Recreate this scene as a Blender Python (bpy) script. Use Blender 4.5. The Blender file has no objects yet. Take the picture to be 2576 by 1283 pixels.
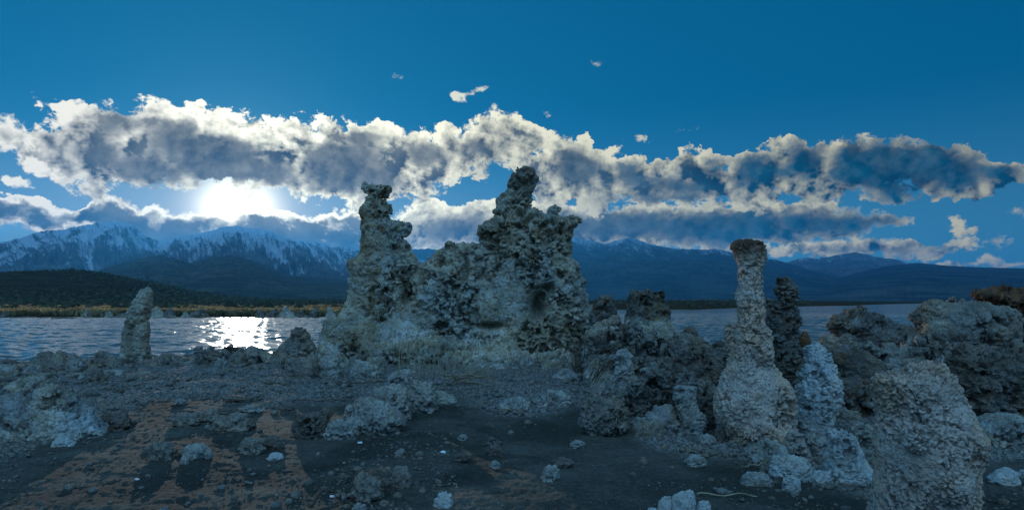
import bpy, bmesh, math, random
import numpy as np
from mathutils import Vector, Matrix
R = math.radians
SC = bpy.context.scene
COL = SC.collection
random.seed(7)

# ------------------------------------------------------------------ camera
# Survey chart: bearings and heights were read off the photograph on a 2576-wide chart.
F, CX, HY = 1678.6, 1288.0, 760.0
EYE = 1.60
cam_d = bpy.data.cameras.new('camera'); cam = bpy.data.objects.new('camera', cam_d)
COL.objects.link(cam); SC.camera = cam
cam.location = (0, 0, EYE); cam.rotation_euler = (R(90), 0, 0)
cam_d.sensor_width = 36; cam_d.angle = 2*math.atan(CX/F); cam_d.shift_y = (HY-641.5)/2576
cam_d.clip_start = 0.1; cam_d.clip_end = 60000

# ------------------------------------------------------------------ exposure, sun, sky
SC.view_settings.view_transform = 'Standard'; SC.view_settings.look = 'None'
SC.view_settings.exposure = 0.15; SC.view_settings.gamma = 1.0
SUN_AZ, SUN_EL = -22.3, 7.07
sun_d = bpy.data.lights.new('sun', 'SUN'); sun_d.energy = 2.1; sun_d.angle = R(0.5); sun_d.color = (1.0, 0.97, 0.88)
sun = bpy.data.objects.new('sun', sun_d); COL.objects.link(sun)
SDIR = Vector((math.sin(R(SUN_AZ))*math.cos(R(SUN_EL)), math.cos(R(SUN_AZ))*math.cos(R(SUN_EL)), math.sin(R(SUN_EL))))
sun.rotation_euler = SDIR.to_track_quat('Z', 'Y').to_euler()

class G:
    """tiny node-graph builder: G(tree) then arithmetic on sockets"""
    def __init__(s, nt): s.nt = nt
    def node(s, t, **kw):
        n = s.nt.nodes.new(t)
        for k, v in kw.items(): setattr(n, k, v)
        return n
    def put(s, sock, v):
        if isinstance(v, S): s.nt.links.new(v.o, sock)
        elif v is not None:
            try: sock.default_value = v
            except Exception: sock.default_value = tuple(v) + (1,)
    def math(s, op, a, b=None, c=None, clamp=False):
        n = s.node('ShaderNodeMath', operation=op, use_clamp=clamp)
        for i, v in enumerate((a, b, c)): s.put(n.inputs[i], v)
        return S(s, n.outputs[0])
    def xyz(s, x, y, z):
        n = s.node('ShaderNodeCombineXYZ')
        for i, v in enumerate((x, y, z)): s.put(n.inputs[i], v)
        return S(s, n.outputs[0])
    def sep(s, v):
        n = s.node('ShaderNodeSeparateXYZ'); s.put(n.inputs[0], v)
        return [S(s, o) for o in n.outputs]
    def vmath(s, op, a, b=None, sc=None, out=0):
        n = s.node('ShaderNodeVectorMath', operation=op); s.put(n.inputs[0], a)
        if b is not None: s.put(n.inputs[1], b)
        if sc is not None: s.put(n.inputs['Scale'], sc)
        return S(s, n.outputs[out])
    def noise(s, vec, scale=1, detail=8, rough=0.6, dist=0, lac=2.0, ntype=None, col=False, dim='3D'):
        n = s.node('ShaderNodeTexNoise', noise_dimensions=dim); s.put(n.inputs['Vector'], vec)
        if ntype: n.noise_type = ntype
        n.inputs['Scale'].default_value = scale; n.inputs['Detail'].default_value = detail
        n.inputs['Roughness'].default_value = rough; n.inputs['Distortion'].default_value = dist
        n.inputs['Lacunarity'].default_value = lac
        return S(s, n.outputs['Color' if col else 0])
    def voro(s, vec, scale=1, feature='F1', rand=1.0, detail=0, out='Distance', smooth=None, dim='3D'):
        n = s.node('ShaderNodeTexVoronoi', feature=feature, voronoi_dimensions=dim); s.put(n.inputs['Vector'], vec)
        n.inputs['Scale'].default_value = scale; n.inputs['Randomness'].default_value = rand
        n.inputs['Detail'].default_value = detail
        if smooth is not None: n.inputs['Smoothness'].default_value = smooth
        return S(s, n.outputs[out])
    def step(s, x, a, b, lo=0.0, hi=1.0):
        n = s.node('ShaderNodeMapRange', interpolation_type='SMOOTHSTEP')
        for i, v in enumerate((x, a, b, lo, hi)): s.put(n.inputs[i], v)
        return S(s, n.outputs[0])
    def mix(s, f, a, b):
        n = s.node('ShaderNodeMix', data_type='RGBA')
        s.put(n.inputs[0], f); s.put(n.inputs[6], a); s.put(n.inputs[7], b)
        return S(s, n.outputs[2])
    def mixop(s, op, f, a, b):
        n = s.node('ShaderNodeMix', data_type='RGBA', blend_type=op)
        s.put(n.inputs[0], f); s.put(n.inputs[6], a); s.put(n.inputs[7], b)
        return S(s, n.outputs[2])
    def curve(s, x, pts):
        n = s.node('ShaderNodeFloatCurve'); s.put(n.inputs[1], x)
        c = n.mapping.curves[0]
        while len(c.points) < len(pts): c.points.new(0.5, 0.5)
        for p, (a, b) in zip(c.points, pts): p.location = (a, b); p.handle_type = 'VECTOR'
        n.mapping.use_clip = False; n.mapping.update()
        return S(s, n.outputs[0])
class S:
    def __init__(s, g, o): s.g, s.o = g, o
    def __add__(s, b): return s.g.math('ADD', s, b)
    __radd__ = __add__
    def __sub__(s, b): return s.g.math('SUBTRACT', s, b)
    def __rsub__(s, b): return s.g.math('SUBTRACT', b, s)
    def __mul__(s, b): return s.g.math('MULTIPLY', s, b)
    __rmul__ = __mul__
    def __truediv__(s, b): return s.g.math('DIVIDE', s, b)
    def max(s, b): return s.g.math('MAXIMUM', s, b)
    def min(s, b): return s.g.math('MINIMUM', s, b)
    def pow(s, b): return s.g.math('POWER', s, b)
    def clamp(s): return s.g.math('ADD', s, 0.0, clamp=True)

def bearing(px, py):
    """chart position -> (azimuth, elevation) in degrees"""
    u, v = (px-CX)/F, (HY-py)/F
    return math.degrees(math.atan(u)), math.degrees(math.atan(v/math.sqrt(1+u*u)))

SKY_TINT = (0.0, 0.43, 0.74)
SKY_STRENGTH = 0.10
def build_sky():
    w = bpy.data.worlds.new('World'); SC.world = w; w.use_nodes = True
    nt = w.node_tree; bg = nt.nodes['Background']; bg.inputs[1].default_value = SKY_STRENGTH
    g = G(nt)
    tc = g.node('ShaderNodeTexCoord')
    d = S(g, tc.outputs['Generated'])
    x, y, z = g.sep(d)
    az = g.math('ARCTAN2', x, y)*57.29578
    el = g.math('ARCSINE', z)*57.29578
    sk = g.node('ShaderNodeTexSky', sky_type='NISHITA', sun_disc=False)
    sk.sun_elevation = R(SUN_EL); sk.sun_rotation = R(SUN_AZ)
    sk.air_density = 1.0; sk.dust_density = 0.15; sk.ozone_density = 5.0; sk.altitude = 1900
    n = g.node('ShaderNodeGamma'); nt.links.new(sk.outputs[0], n.inputs[0]); n.inputs[1].default_value = 0.30
    sky = g.mixop('MULTIPLY', 1.0, S(g, n.outputs[0]), (2.2*SKY_TINT[0], 2.2*SKY_TINT[1], 2.2*SKY_TINT[2]))
    # angle to the sun
    dot = g.vmath('DOT_PRODUCT', d, tuple(SDIR), out=1)
    ang = g.math('ARCCOSINE', dot.min(1.0))*57.29578
    glow = g.math('EXPONENT', ang*ang*(-1/5.5))*24 + g.math('EXPONENT', ang*(-1/2.6))*5
    glow_c = g.mixop('MULTIPLY', 1.0, g.xyz(glow, glow, glow), (1.0, 0.90, 0.66))
    low = g.step(el, 17, 2)
    sky = g.mixop('ADD', low, sky, (0.38, 0.75, 0.95))
    wide = g.math('EXPONENT', ang*(-1/8.0))*1.4
    sky = g.mixop('ADD', 1.0, sky, g.mixop('MULTIPLY', 1.0, g.xyz(wide, wide, wide), (0.15, 0.75, 0.80)))
    veil = g.math('EXPONENT', ang*(-1/9.0))*g.step(el, 13, 6)
    sky = g.mix(veil.min(0.75), sky, (4.6, 5.0, 5.4))
    sky = g.mixop('ADD', 1.0, sky, glow_c)
    # fields shared by all the clouds
    P2 = lambda ax, ey, seed: g.xyz(ax + seed*13.7, ey + seed*5.1, 0.0)
    wx, wy, _ = g.sep(g.noise(P2(az, el*1.25, 1), 0.30, 2, 0.55, col=True, dim='2D'))
    wx2, wy2, _ = g.sep(g.noise(P2(az, el*1.25, 2), 1.3, 4, 0.6, col=True, dim='2D'))
    azw = az + (wx-0.5)*3.0 + (wx2-0.5)*1.1
    elw = el + (wy-0.5)*1.6 + (wy2-0.5)*0.9
    f1 = g.noise(P2(az, el*1.35, 3), 0.42, 8, 0.53, dim='2D')
    fl = g.noise(P2(az, el*1.35, 3), 0.42, 3, 0.50, dim='2D')
    blob = g.noise(P2(az, el*1.7, 4), 0.16, 2, 0.5, dim='2D')
    lobe = g.voro(P2(az+(wx2-0.5)*1.3, (el+(wy2-0.5)*1.0)*1.25, 5), 0.42, 'SMOOTH_F1', 1.0, 2.0, smooth=0.6, dim='2D')
    tear = g.step(g.noise(P2(az, el, 6), 0.22, 2, 0.5, dim='2D'), 0.38, 0.62)   # where edges are torn, elsewhere they are firm
    saz, sel = SUN_AZ, SUN_EL+3.0
    dx, dy = saz-az, sel-el
    ln = g.math('SQRT', dx*dx+dy*dy) + 2.0
    off = 0.55
    f2 = g.noise(P2(az+dx/ln*off, (el+dy/ln*off)*1.35, 3), 0.42, 3, 0.50, dim='2D')
    fs = g.noise(P2(az+dx/ln*0.16, (el+dy/ln*0.16)*1.35, 3), 0.42, 8, 0.53, dim='2D')
    relief = (fl-f2)*1.0 + (f1-fs)*0.5
    fine = g.noise(P2(az, el*1.2, 7), 2.2, 6, 0.65, 0.5, dim='2D')
    near = g.math('EXPONENT', ang*(-1/16.0))            # 1 at the sun
    rimc = g.mix(near, (5.0, 4.8, 3.2), (21.0, 20.4, 15.6))
    rimc = g.mix(g.step(az, -38, -14), (9.0, 8.6, 7.2), rimc)
    darkc = g.mix(g.step(az, -10, 22), (1.20, 1.20, 0.95), (0.0, 0.50, 0.95))
    mott = (f1-0.5)*1.7+(fine-0.5)*0.5+(0.5-lobe)*0.6+0.95
    mott = g.xyz(mott, mott, mott)
    state = [sky]
    def puff(px, py, rx, ry):
        a, e = bearing(px, py); rx = rx/F*57.3*math.cos(R(a))**2; ry = ry/F*57.3*math.cos(R(a))
        qx = (az + (wx2-0.5)*0.9 - a)*(1/rx); qy = (el + (wy2-0.5)*0.7 - e)*(1/ry)
        return (1-g.math('SQRT', qx*qx+qy*qy))*ry
    def puffs(lst):
        m = None
        for q in lst: m = puff(*q) if m is None else m.max(puff(*q))
        return m
    def layer(dep, amp=1.0, soft=0.28, rim=1.2, core=1.0, dark=None, thin=1.0, reliefk=2.6, bias=0.0, vert=0.45, cores=None, floor=0.0):
        dep, pos = dep if isinstance(dep, tuple) else (dep, None)
        dep = dep - (0.0-dep-0.35).max(0.0)*1.6
        dn = dep + bias + (f1-0.5)*(2.6*amp) + (0.52-lobe)*(2.0*amp) + (fine-0.5)*(tear*2.0+0.35)*amp
        al = g.step(dn, -soft*0.5, (tear*1.6+0.5)*soft)*thin
        ds = dn + (blob-0.45)*2.2*amp + g.step(az, 11, 24)*(0.9*amp)
        body = g.math('EXPONENT', (ds-0.45).max(0.0)*(-1.0/rim))
        lit = (body*(1.05-floor) + 0.02 + floor + relief*reliefk + (fine-0.5)*(body*1.0+0.35) + (0.5-lobe)*0.75 + (1-core)).clamp()
        if pos is not None: lit = (lit + (0.42-pos)*vert).clamp()
        if cores:
            k = puffs(cores) + (f1-0.5)*1.5 + (0.5-lobe)*0.9 + (fine-0.5)*0.35
            lit = lit*(1-g.step(k, -0.55, 0.75)*0.93)
        c = g.mix(lit, g.mixop('MULTIPLY', 1.0, dark if dark is not None else darkc, mott), rimc)
        state[0] = g.mix(al, state[0], c)
    def bank(top, bot):
        tp = [bearing(*q) for q in top]; bt = [bearing(*q) for q in bot]
        a0 = min(tp[0][0], bt[0][0]); a1 = max(tp[-1][0], bt[-1][0])
        t = (azw-a0)/(a1-a0)
        nm = lambda q: ((q[0]-a0)/(a1-a0), q[1]/30)
        T = g.curve(t, [nm(q) for q in tp])*30; B = g.curve(t, [nm(q) for q in bt])*30
        ends = ((t*(a1-a0)).min((1-t)*(a1-a0)))*0.8
        return (T-elw).min(elw-B).min(ends), ((T-elw)/(T-B).max(0.3)).clamp()
    # far low clouds on the right
    layer(bank([(1540,604),(1700,612),(1900,605),(1960,610),(2030,600),(2100,595),(2160,588),(2230,588),(2300,598),(2350,610),(2440,622)],
               [(1540,614),(1800,640),(1930,648),(2100,662),(2200,658),(2300,652),(2400,640),(2440,626)]), 0.35, 0.3, 1.0, floor=0.35, cores=[(2250,625,100,22),(2340,620,80,17),(2130,628,60,15)])
    layer(bank([(2310,664),(2380,658),(2440,648),(2470,642),(2520,654),(2600,662)], [(2310,668),(2440,676),(2600,678)]), 0.2, 0.25, 0.6)
    # lower left bank behind the snow peak
    layer(bank([(-60,510),(0,503),(50,505),(90,520),(140,532),(185,530),(215,505),(270,503),(330,525),(370,545),(450,537),(540,541),(600,543),(680,532),(740,537),(800,545),(850,533),(900,545),(960,570)],
               [(-60,550),(0,560),(80,566),(150,566),(220,556),(300,600),(380,620),(450,660),(600,690),(750,690),(900,660),(960,640)]), 0.20, 0.2, 0.22, dark=(0.75, 0.98, 1.05), reliefk=0.9, bias=0.5, vert=0.25)
    # right lower dark bank
    layer(bank([(950,570),(1000,540),(1040,522),(1100,515),(1160,525),(1230,512),(1300,515),(1400,522),(1500,530),(1600,520),(1700,520),(1800,530),(1900,520),(1990,513),(2050,515),(2100,530),(2150,520),(2200,545),(2300,556)],
               [(950,610),(1050,630),(1200,640),(1300,625),(1440,640),(1560,630),(1700,618),(1800,618),(1900,600),(2000,602),(2100,592),(2200,572),(2300,560)]), 0.5, 0.3, 0.45, reliefk=1.8, bias=0.6, vert=0.3, floor=0.38, cores=[(1160,580,130,38),(1350,572,160,45),(1550,568,210,46),(1800,572,260,46),(2050,562,170,34),(2200,556,100,16)])
    layer(bank([(1380,480),(1500,490),(1600,488),(1720,490),(1850,488),(1950,488),(2020,500),(2140,515)],
               [(1380,520),(1500,535),(1600,530),(1720,535),(1850,535),(1950,535),(2020,525),(2140,520)]), 0.6, 0.3, 1.6, core=0.85)
    # big right bank
    layer(bank([(1300,405),(1330,388),(1360,365),(1400,345),(1440,360),(1480,352),(1510,380),(1540,405),(1580,400),(1620,395),(1680,390),(1720,375),(1760,370),(1790,395),(1830,415),(1870,390),(1920,365),(1990,340),(2030,368),(2080,372),(2110,350),(2180,347),(2240,358),(2330,358),(2400,375),(2450,390),(2500,405),(2540,425),(2600,440)],
               [(1300,430),(1330,470),(1350,500),(1400,512),(1500,520),(1600,505),(1700,505),(1800,512),(1900,497),(1980,500),(2100,502),(2200,492),(2300,485),(2360,490),(2400,496),(2450,486),(2500,478),(2550,470),(2600,460)]), 0.8, 0.3, 0.9, bias=0.6, floor=0.38, cores=[(1450,420,70,50),(1570,440,70,30),(1700,470,120,26),(1790,430,80,32),(1900,430,100,42),(2030,405,60,45),(2190,420,130,70),(2290,425,190,72),(2400,430,90,55),(2520,440,80,26),(1650,500,150,16)])
    # big left bank above the sun
    layer(bank([(70,330),(95,275),(130,262),(215,255),(260,262),(320,285),(345,272),(385,260),(430,272),(465,280),(540,280),(620,290),(680,300),(735,287),(780,305),(860,295),(900,305),(980,310),(1010,325),(1050,330),(1090,340),(1130,325),(1160,318),(1200,310),(1225,285),(1260,285),(1300,293),(1340,310),(1370,335),(1410,352)],
               [(70,420),(100,440),(150,465),(220,492),(260,482),(340,475),(420,470),(480,470),(520,455),(560,460),(600,478),(650,492),(700,478),(720,468),(750,490),(800,500),(850,512),(900,530),(960,505),(1000,497),(1060,500),(1100,490),(1130,470),(1150,445),(1200,440),(1250,425),(1290,402),(1330,400),(1370,375),(1410,360)]), 0.95, 0.3, 1.05, bias=0.65, floor=0.35, cores=[(540,400,150,70),(450,350,75,52),(650,430,120,45),(860,420,115,72),(940,450,80,50),(900,345,60,35),(290,300,60,35),(250,390,60,40),(370,425,130,42),(1060,390,60,30),(1200,370,60,22),(140,425,50,18)])
    # loose puffs and wisps
    layer(puffs([(30,340,70,45),(120,430,60,30),(40,455,50,14),(2521,537,58,20),(2397,558,20,11),(2361,562,13,12),(2412,582,22,11),(2444,576,12,9),(2140,520,20,10),(2500,611,48,12),(1240,268,26,14),(1545,378,35,13)]),
          0.55, 0.3, 0.8, core=0.85)
    layer(puffs([(2406,613,28,11),(2470,620,22,7),(2330,575,12,7)]), 0.4, 0.3, 0.8, core=1.0, reliefk=0.6)
    layer(puffs([(1500,162,18,7),(1205,226,14,7),(1140,243,16,6),(1005,197,8,4),(85,243,12,8),(1620,350,26,9),(1552,348,12,5),(1737,328,14,5),(1452,152,8,4),(860,290,16,7),(1390,285,10,5)]),
          0.5, 0.3, 0.8, core=0.7, thin=0.75)
    # eastern sky behind the viewer: bright cloud added to fill the shaded rock faces
    east_fill = g.step(y, 0.15, -0.5)*g.step(f1, 0.25, 0.6, 0.75, 1.0)
    state[0] = g.mix(east_fill, state[0], g.mix(g.step(el, 4, 38), (0.7, 3.0, 5.8), (4.0, 9.2, 15.2)))
    ground = g.step(el, -0.2, -3.0)
    final = g.mix(ground, state[0], (0.2, 0.6, 0.9))
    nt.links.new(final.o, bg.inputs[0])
    w.cycles.sampling_method = 'MANUAL'; w.cycles.sample_map_resolution = 1024
build_sky()

# ------------------------------------------------------------------ helpers
def at(px, py, Y):
    return Vector(((px-CX)/F*Y, Y, EYE+(HY-py)/F*Y))
def dist_of(py, z=0.0):
    return (EYE-z)*F/(py-HY)
def hash3(i, j, k, seed):
    h = (i.astype(np.int64)*374761393 + j.astype(np.int64)*668265263 + k.astype(np.int64)*2147483647 + seed*1274126177) & 0xffffffff
    h = ((h ^ (h >> 13))*1274126177) & 0xffffffff
    h = ((h ^ (h >> 16))*2246822519) & 0xffffffff
    return h ^ (h >> 15)
def vnoise(P, seed=0):
    I = np.floor(P).astype(np.int64); f = P-I; f = f*f*f*(f*(f*6-15)+10)
    out = 0
    for a in (0, 1):
        wa = f[:, 0] if a else 1-f[:, 0]
        for b in (0, 1):
            wb = wa*(f[:, 1] if b else 1-f[:, 1])
            for c in (0, 1):
                wc = wb*(f[:, 2] if c else 1-f[:, 2])
                out = out + wc*(hash3(I[:, 0]+a, I[:, 1]+b, I[:, 2]+c, seed)/4294967295.0)
    return out
ROT = np.array(Matrix.Rotation(0.9, 3, Vector((0.3, 0.8, 0.5)).normalized()))
def fbm(P, seed=0, octs=4, gain=0.5):
    out = 0; a = 1; s = 0
    for o in range(octs):
        out = out + a*vnoise(P, seed+o*17); s += a; a *= gain
        P = (P@ROT)*2.03+11.3
    return out/s
def worley(P, seed=0):
    I = np.floor(P).astype(np.int64); f = P-I
    best = np.full(len(P), 9.0)
    for a in (-1, 0, 1):
        for b in (-1, 0, 1):
            for c in (-1, 0, 1):
                h = hash3(I[:, 0]+a, I[:, 1]+b, I[:, 2]+c, seed)
                dx = a+(h & 1023)/1023.0-f[:, 0]; dy = b+((h >> 10) & 1023)/1023.0-f[:, 1]; dz = c+((h >> 20) & 1023)/1023.0-f[:, 2]
                np.minimum(best, dx*dx+dy*dy+dz*dz, out=best)
    return np.sqrt(best)
def sst(a, b, x):
    t = np.clip((x-a)/(b-a), 0, 1); return t*t*(3-2*t)
def mesh_np(name, V, faces, m=None, smooth=True):
    me = bpy.data.meshes.new(name); V = np.ascontiguousarray(V, dtype=np.float32)
    faces = np.ascontiguousarray(faces, dtype=np.int32); k = faces.shape[1]; n = len(faces)
    me.vertices.add(len(V)); me.vertices.foreach_set('co', V.ravel())
    me.loops.add(n*k); me.loops.foreach_set('vertex_index', faces.ravel())
    me.polygons.add(n); me.polygons.foreach_set('loop_start', np.arange(0, n*k, k, dtype=np.int32))
    me.update(calc_edges=True)
    if smooth: me.polygons.foreach_set('use_smooth', np.ones(n, dtype=bool))
    if m: me.materials.append(m)
    me.validate(); return me
def grid_faces(nr, nc, wrap=False):
    i = np.arange(nr-1)[:, None]; j = np.arange(nc if wrap else nc-1)[None]
    a = i*nc+j; b = i*nc+(j+1) % nc
    return np.stack([a, b, b+nc, a+nc], -1).reshape(-1, 4)
def attr(me, name, val):
    a = me.attributes.new(name, 'FLOAT', 'POINT'); a.data.foreach_set('value', np.ascontiguousarray(val, dtype=np.float32))
def link(name, me, label=None, cat=None, group=None, kind=None, loc=(0, 0, 0), parent=None):
    o = bpy.data.objects.new(name, me); COL.objects.link(o); o.location = loc
    if parent: o.parent = parent
    for k, v in (('label', label), ('category', cat), ('group', group), ('kind', kind)):
        if v: o[k] = v
    return o

# ------------------------------------------------------------------ materials
def material(name, rough=0.9, spec=0.2):
    m = bpy.data.materials.new(name); m.use_nodes = True; nt = m.node_tree
    b = nt.nodes['Principled BSDF']; b.inputs['Roughness'].default_value = rough
    b.inputs['Specular IOR Level'].default_value = spec
    return m, G(nt), b
def bump(g, b, h, strength, dist):
    n = g.node('ShaderNodeBump'); n.inputs['Strength'].default_value = strength; n.inputs['Distance'].default_value = dist
    g.put(n.inputs['Height'], h); g.nt.links.new(n.outputs[0], b.inputs['Normal'])
def tufa_material(name, pale, mid, brown, rust, white_amt=0.5, scale=1.0, rustamt=0.12):
    m, g, b = material(name, 0.95, 0.12)
    p = S(g, g.node('ShaderNodeTexCoord').outputs['Object'])
    at_ = g.node('ShaderNodeAttribute', attribute_name='stain'); st = S(g, at_.outputs['Fac'])
    n1 = g.noise(p, 1.6*scale, 6, 0.65, 0.6); n2 = g.noise(p, 7*scale, 5, 0.65, 0.3); n3 = g.noise(p, 30*scale, 3, 0.6)
    n4 = g.noise(p, 1.9*scale, 5, 0.65, 0.8)
    c = g.mix(g.step(n1*0.6+n2*0.4, 0.40, 0.58), mid, pale)
    c = g.mix(g.step(n4, 0.62-0.22*white_amt, 0.78-0.2*white_amt)*0.75, c, (0.66, 0.64, 0.60))
    c = g.mix(g.step(st+(n2-0.5)*0.8+(n1-0.5)*0.5, 0.30, 0.75), c, brown)
    c = g.mix(g.step(g.noise(p, 3.3*scale, 4, 0.6, 0.5), 0.70-rustamt, 0.82-rustamt)*0.7, c, rust)
    c = g.mix(g.step(n3*0.6+n2*0.4, 0.50, 0.62)*0.75, c, brown)
    tint = g.mix(g.step(g.noise(p, 0.9*scale, 3, 0.6, 0.4), 0.40, 0.60), (0.92, 0.98, 1.03), (1.08, 0.98, 0.86))
    c = g.mixop('MULTIPLY', 1.0, c, tint)
    g.put(b.inputs['Base Color'], c)
    h = g.noise(p, 42*scale, 5, 0.7)+g.voro(p, 24*scale, 'F1', detail=1)*0.7
    bump(g, b, h, 0.9, 0.03/scale)
    return m
M = {}
M['pale'] = tufa_material('pale_tufa', (0.50, 0.47, 0.42), (0.27, 0.24, 0.205), (0.09, 0.066, 0.048), (0.24, 0.13, 0.055), 0.45)
M['main'] = tufa_material('weathered_tufa', (0.52, 0.475, 0.40), (0.26, 0.215, 0.15), (0.085, 0.060, 0.040), (0.28, 0.15, 0.06), 0.35, 0.8, 0.14)
M['crust'] = tufa_material('crusty_tufa', (0.48, 0.42, 0.37), (0.29, 0.24, 0.205), (0.11, 0.085, 0.068), (0.24, 0.17, 0.11), 0.35, 1.6, 0.02)
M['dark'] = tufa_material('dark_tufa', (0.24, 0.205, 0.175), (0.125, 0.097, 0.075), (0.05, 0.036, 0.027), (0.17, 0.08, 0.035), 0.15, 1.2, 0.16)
M['tan'] = tufa_material('tan_tufa', (0.70, 0.525, 0.42), (0.50, 0.365, 0.285), (0.13, 0.085, 0.06), (0.30, 0.19, 0.12), 0.2, 1.6, 0.02)
M['brown'] = tufa_material('brown_tufa', (0.36, 0.31, 0.26), (0.19, 0.155, 0.12), (0.075, 0.055, 0.04), (0.22, 0.12, 0.05), 0.2, 1.1, 0.08)
M['rust'] = tufa_material('rusty_tufa', (0.17, 0.11, 0.075), (0.12, 0.06, 0.032), (0.055, 0.03, 0.02), (0.30, 0.13, 0.045), 0.1, 1.2, 0.2)
M['white'] = tufa_material('white_tufa', (0.60, 0.58, 0.54), (0.42, 0.39, 0.35), (0.20, 0.16, 0.13), (0.30, 0.22, 0.15), 0.8, 1.6, 0.0)

# ------------------------------------------------------------------ ground relief
LAKE = -0.36
WA, WB, WR = 0.0092, 0.38, 0.11
def shore_y(X, Y):
    """distance of the waterline for a bearing"""
    px = CX+X/np.maximum(Y, 0.5)*F
    return np.interp(px, [-400, 0, 220, 480, 800, 1500, 1750, 2050, 2300, 2700], [16.0, 17.2, 19.3, 20.5, 22.0, 22.0, 19.0, 18.5, 19.5, 21.0])
def gravel_mask(X, Y):
    px = CX+X/np.maximum(Y, 0.5)*F; py = HY+EYE*F/np.maximum(Y, 0.5)
    P = np.stack([X*0.7, Y*0.7, X*0], 1)
    n = (fbm(P, 5, 3)-0.5)
    lo = np.interp(px, [0, 250, 400, 700, 900, 1000, 1150, 1250, 1450, 1700, 1850, 2200, 2500], [1150, 1070, 1010, 1022, 1005, 1040, 1010, 1035, 1040, 1135, 1160, 1250, 1160])
    return sst(-12, 14, lo-py+n*70)
def hgt(X, Y):
    X = np.atleast_1d(np.asarray(X, float)); Y = np.atleast_1d(np.asarray(Y, float)); Z0 = X*0
    P = np.stack([X, Y, Z0], 1)
    s = shore_y(X, Y)
    z = (fbm(P*0.35, 1, 3)-0.5)*0.14*sst(1, 9, Y)
    z += 0.12*sst(9.5, 13.0, Y)*(1-sst(16, 19, Y))
    z += (-1.4)*sst(-1.0, 3.2, Y-s)
    return z
def h1(x, y): return float(hgt(x, y)[0])

def build_ground():
    az = np.concatenate([np.linspace(-180, -46, 40)[:-1], np.linspace(-46, 46, 980), np.linspace(46, 180, 40)[1:-1]])
    r = np.concatenate([np.geomspace(0.4, 3.6, 24)[:-1], np.geomspace(3.6, 27, 470), np.geomspace(29, 8200, 26)])
    Rr, A = np.meshgrid(r, np.radians(az), indexing='ij')
    X = (Rr*np.sin(A)).ravel(); Y = (Rr*np.cos(A)).ravel()
    z = np.empty_like(X); near = (Rr.ravel() < 28)
    z[~near] = -1.6
    xn, yn = X[near], Y[near]
    P = np.stack([xn, yn, xn*0], 1)
    gm = gravel_mask(xn, yn)
    f1_, f2_, f3_ = fbm(P*np.array([1.4, 2.0, 1]), 9, 4, 0.6), fbm(P*7, 23, 3, 0.6), fbm(P*24, 24, 2, 0.6)
    wor = worley(np.column_stack([P[:, :2]*9, f1_*2]), 3); wor2 = worley(np.column_stack([P[:, :2]*19, f2_*2]), 8)
    sand = (f1_-0.5)*0.045 + (f2_-0.5)*0.026 + (f3_-0.5)*0.015 + 0.0035*np.sin(yn*17+xn*3+f1_*16)*sst(0.35, 0.7, f1_)
    grav = (0.55-wor)*0.055 + (0.5-wor2)*0.034 + (f1_-0.5)*0.14
    z[near] = hgt(xn, yn) + sand*(1-gm) + grav*gm
    me = mesh_np('ground', np.stack([X, Y, z], 1), grid_faces(len(r), len(az), True))
    g_all = np.zeros_like(X); g_all[near] = gm; attr(me, 'gravel', g_all)
    m, g, b = material('lake_sand', 0.95, 0.08)
    p = S(g, g.node('ShaderNodeTexCoord').outputs['Object'])
    gv = S(g, g.node('ShaderNodeAttribute', attribute_name='gravel').outputs['Fac'])
    n1 = g.noise(p, 1.3, 5, 0.6, 0.4); n2 = g.noise(p, 18, 5, 0.7); n3 = g.noise(p, 90, 2, 0.6)
    sandc = g.mix(g.step(n1*0.5+n2*0.5, 0.38, 0.62), (0.072, 0.064, 0.052), (0.148, 0.134, 0.108))
    sandc = g.mix(g.step(g.noise(p, 0.55, 5, 0.6, 0.8), 0.46, 0.58)*0.55, sandc, (0.030, 0.026, 0.021))
    sandc = g.mix(g.step(n3, 0.60, 0.72)*0.7, sandc, (0.25, 0.24, 0.22))
    grc = g.mix(g.step(g.noise(p, 24, 4, 0.7), 0.40, 0.60), (0.10, 0.085, 0.072), (0.33, 0.295, 0.265))
    g.put(b.inputs['Base Color'], g.mix(gv, sandc, grc))
    bump(g, b, n3*0.5+n2+g.noise(p, 45, 3, 0.6)*0.8, 0.9, 0.03)
    me.materials.append(m)
    link('ground', me, kind='structure')
build_ground()

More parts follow.
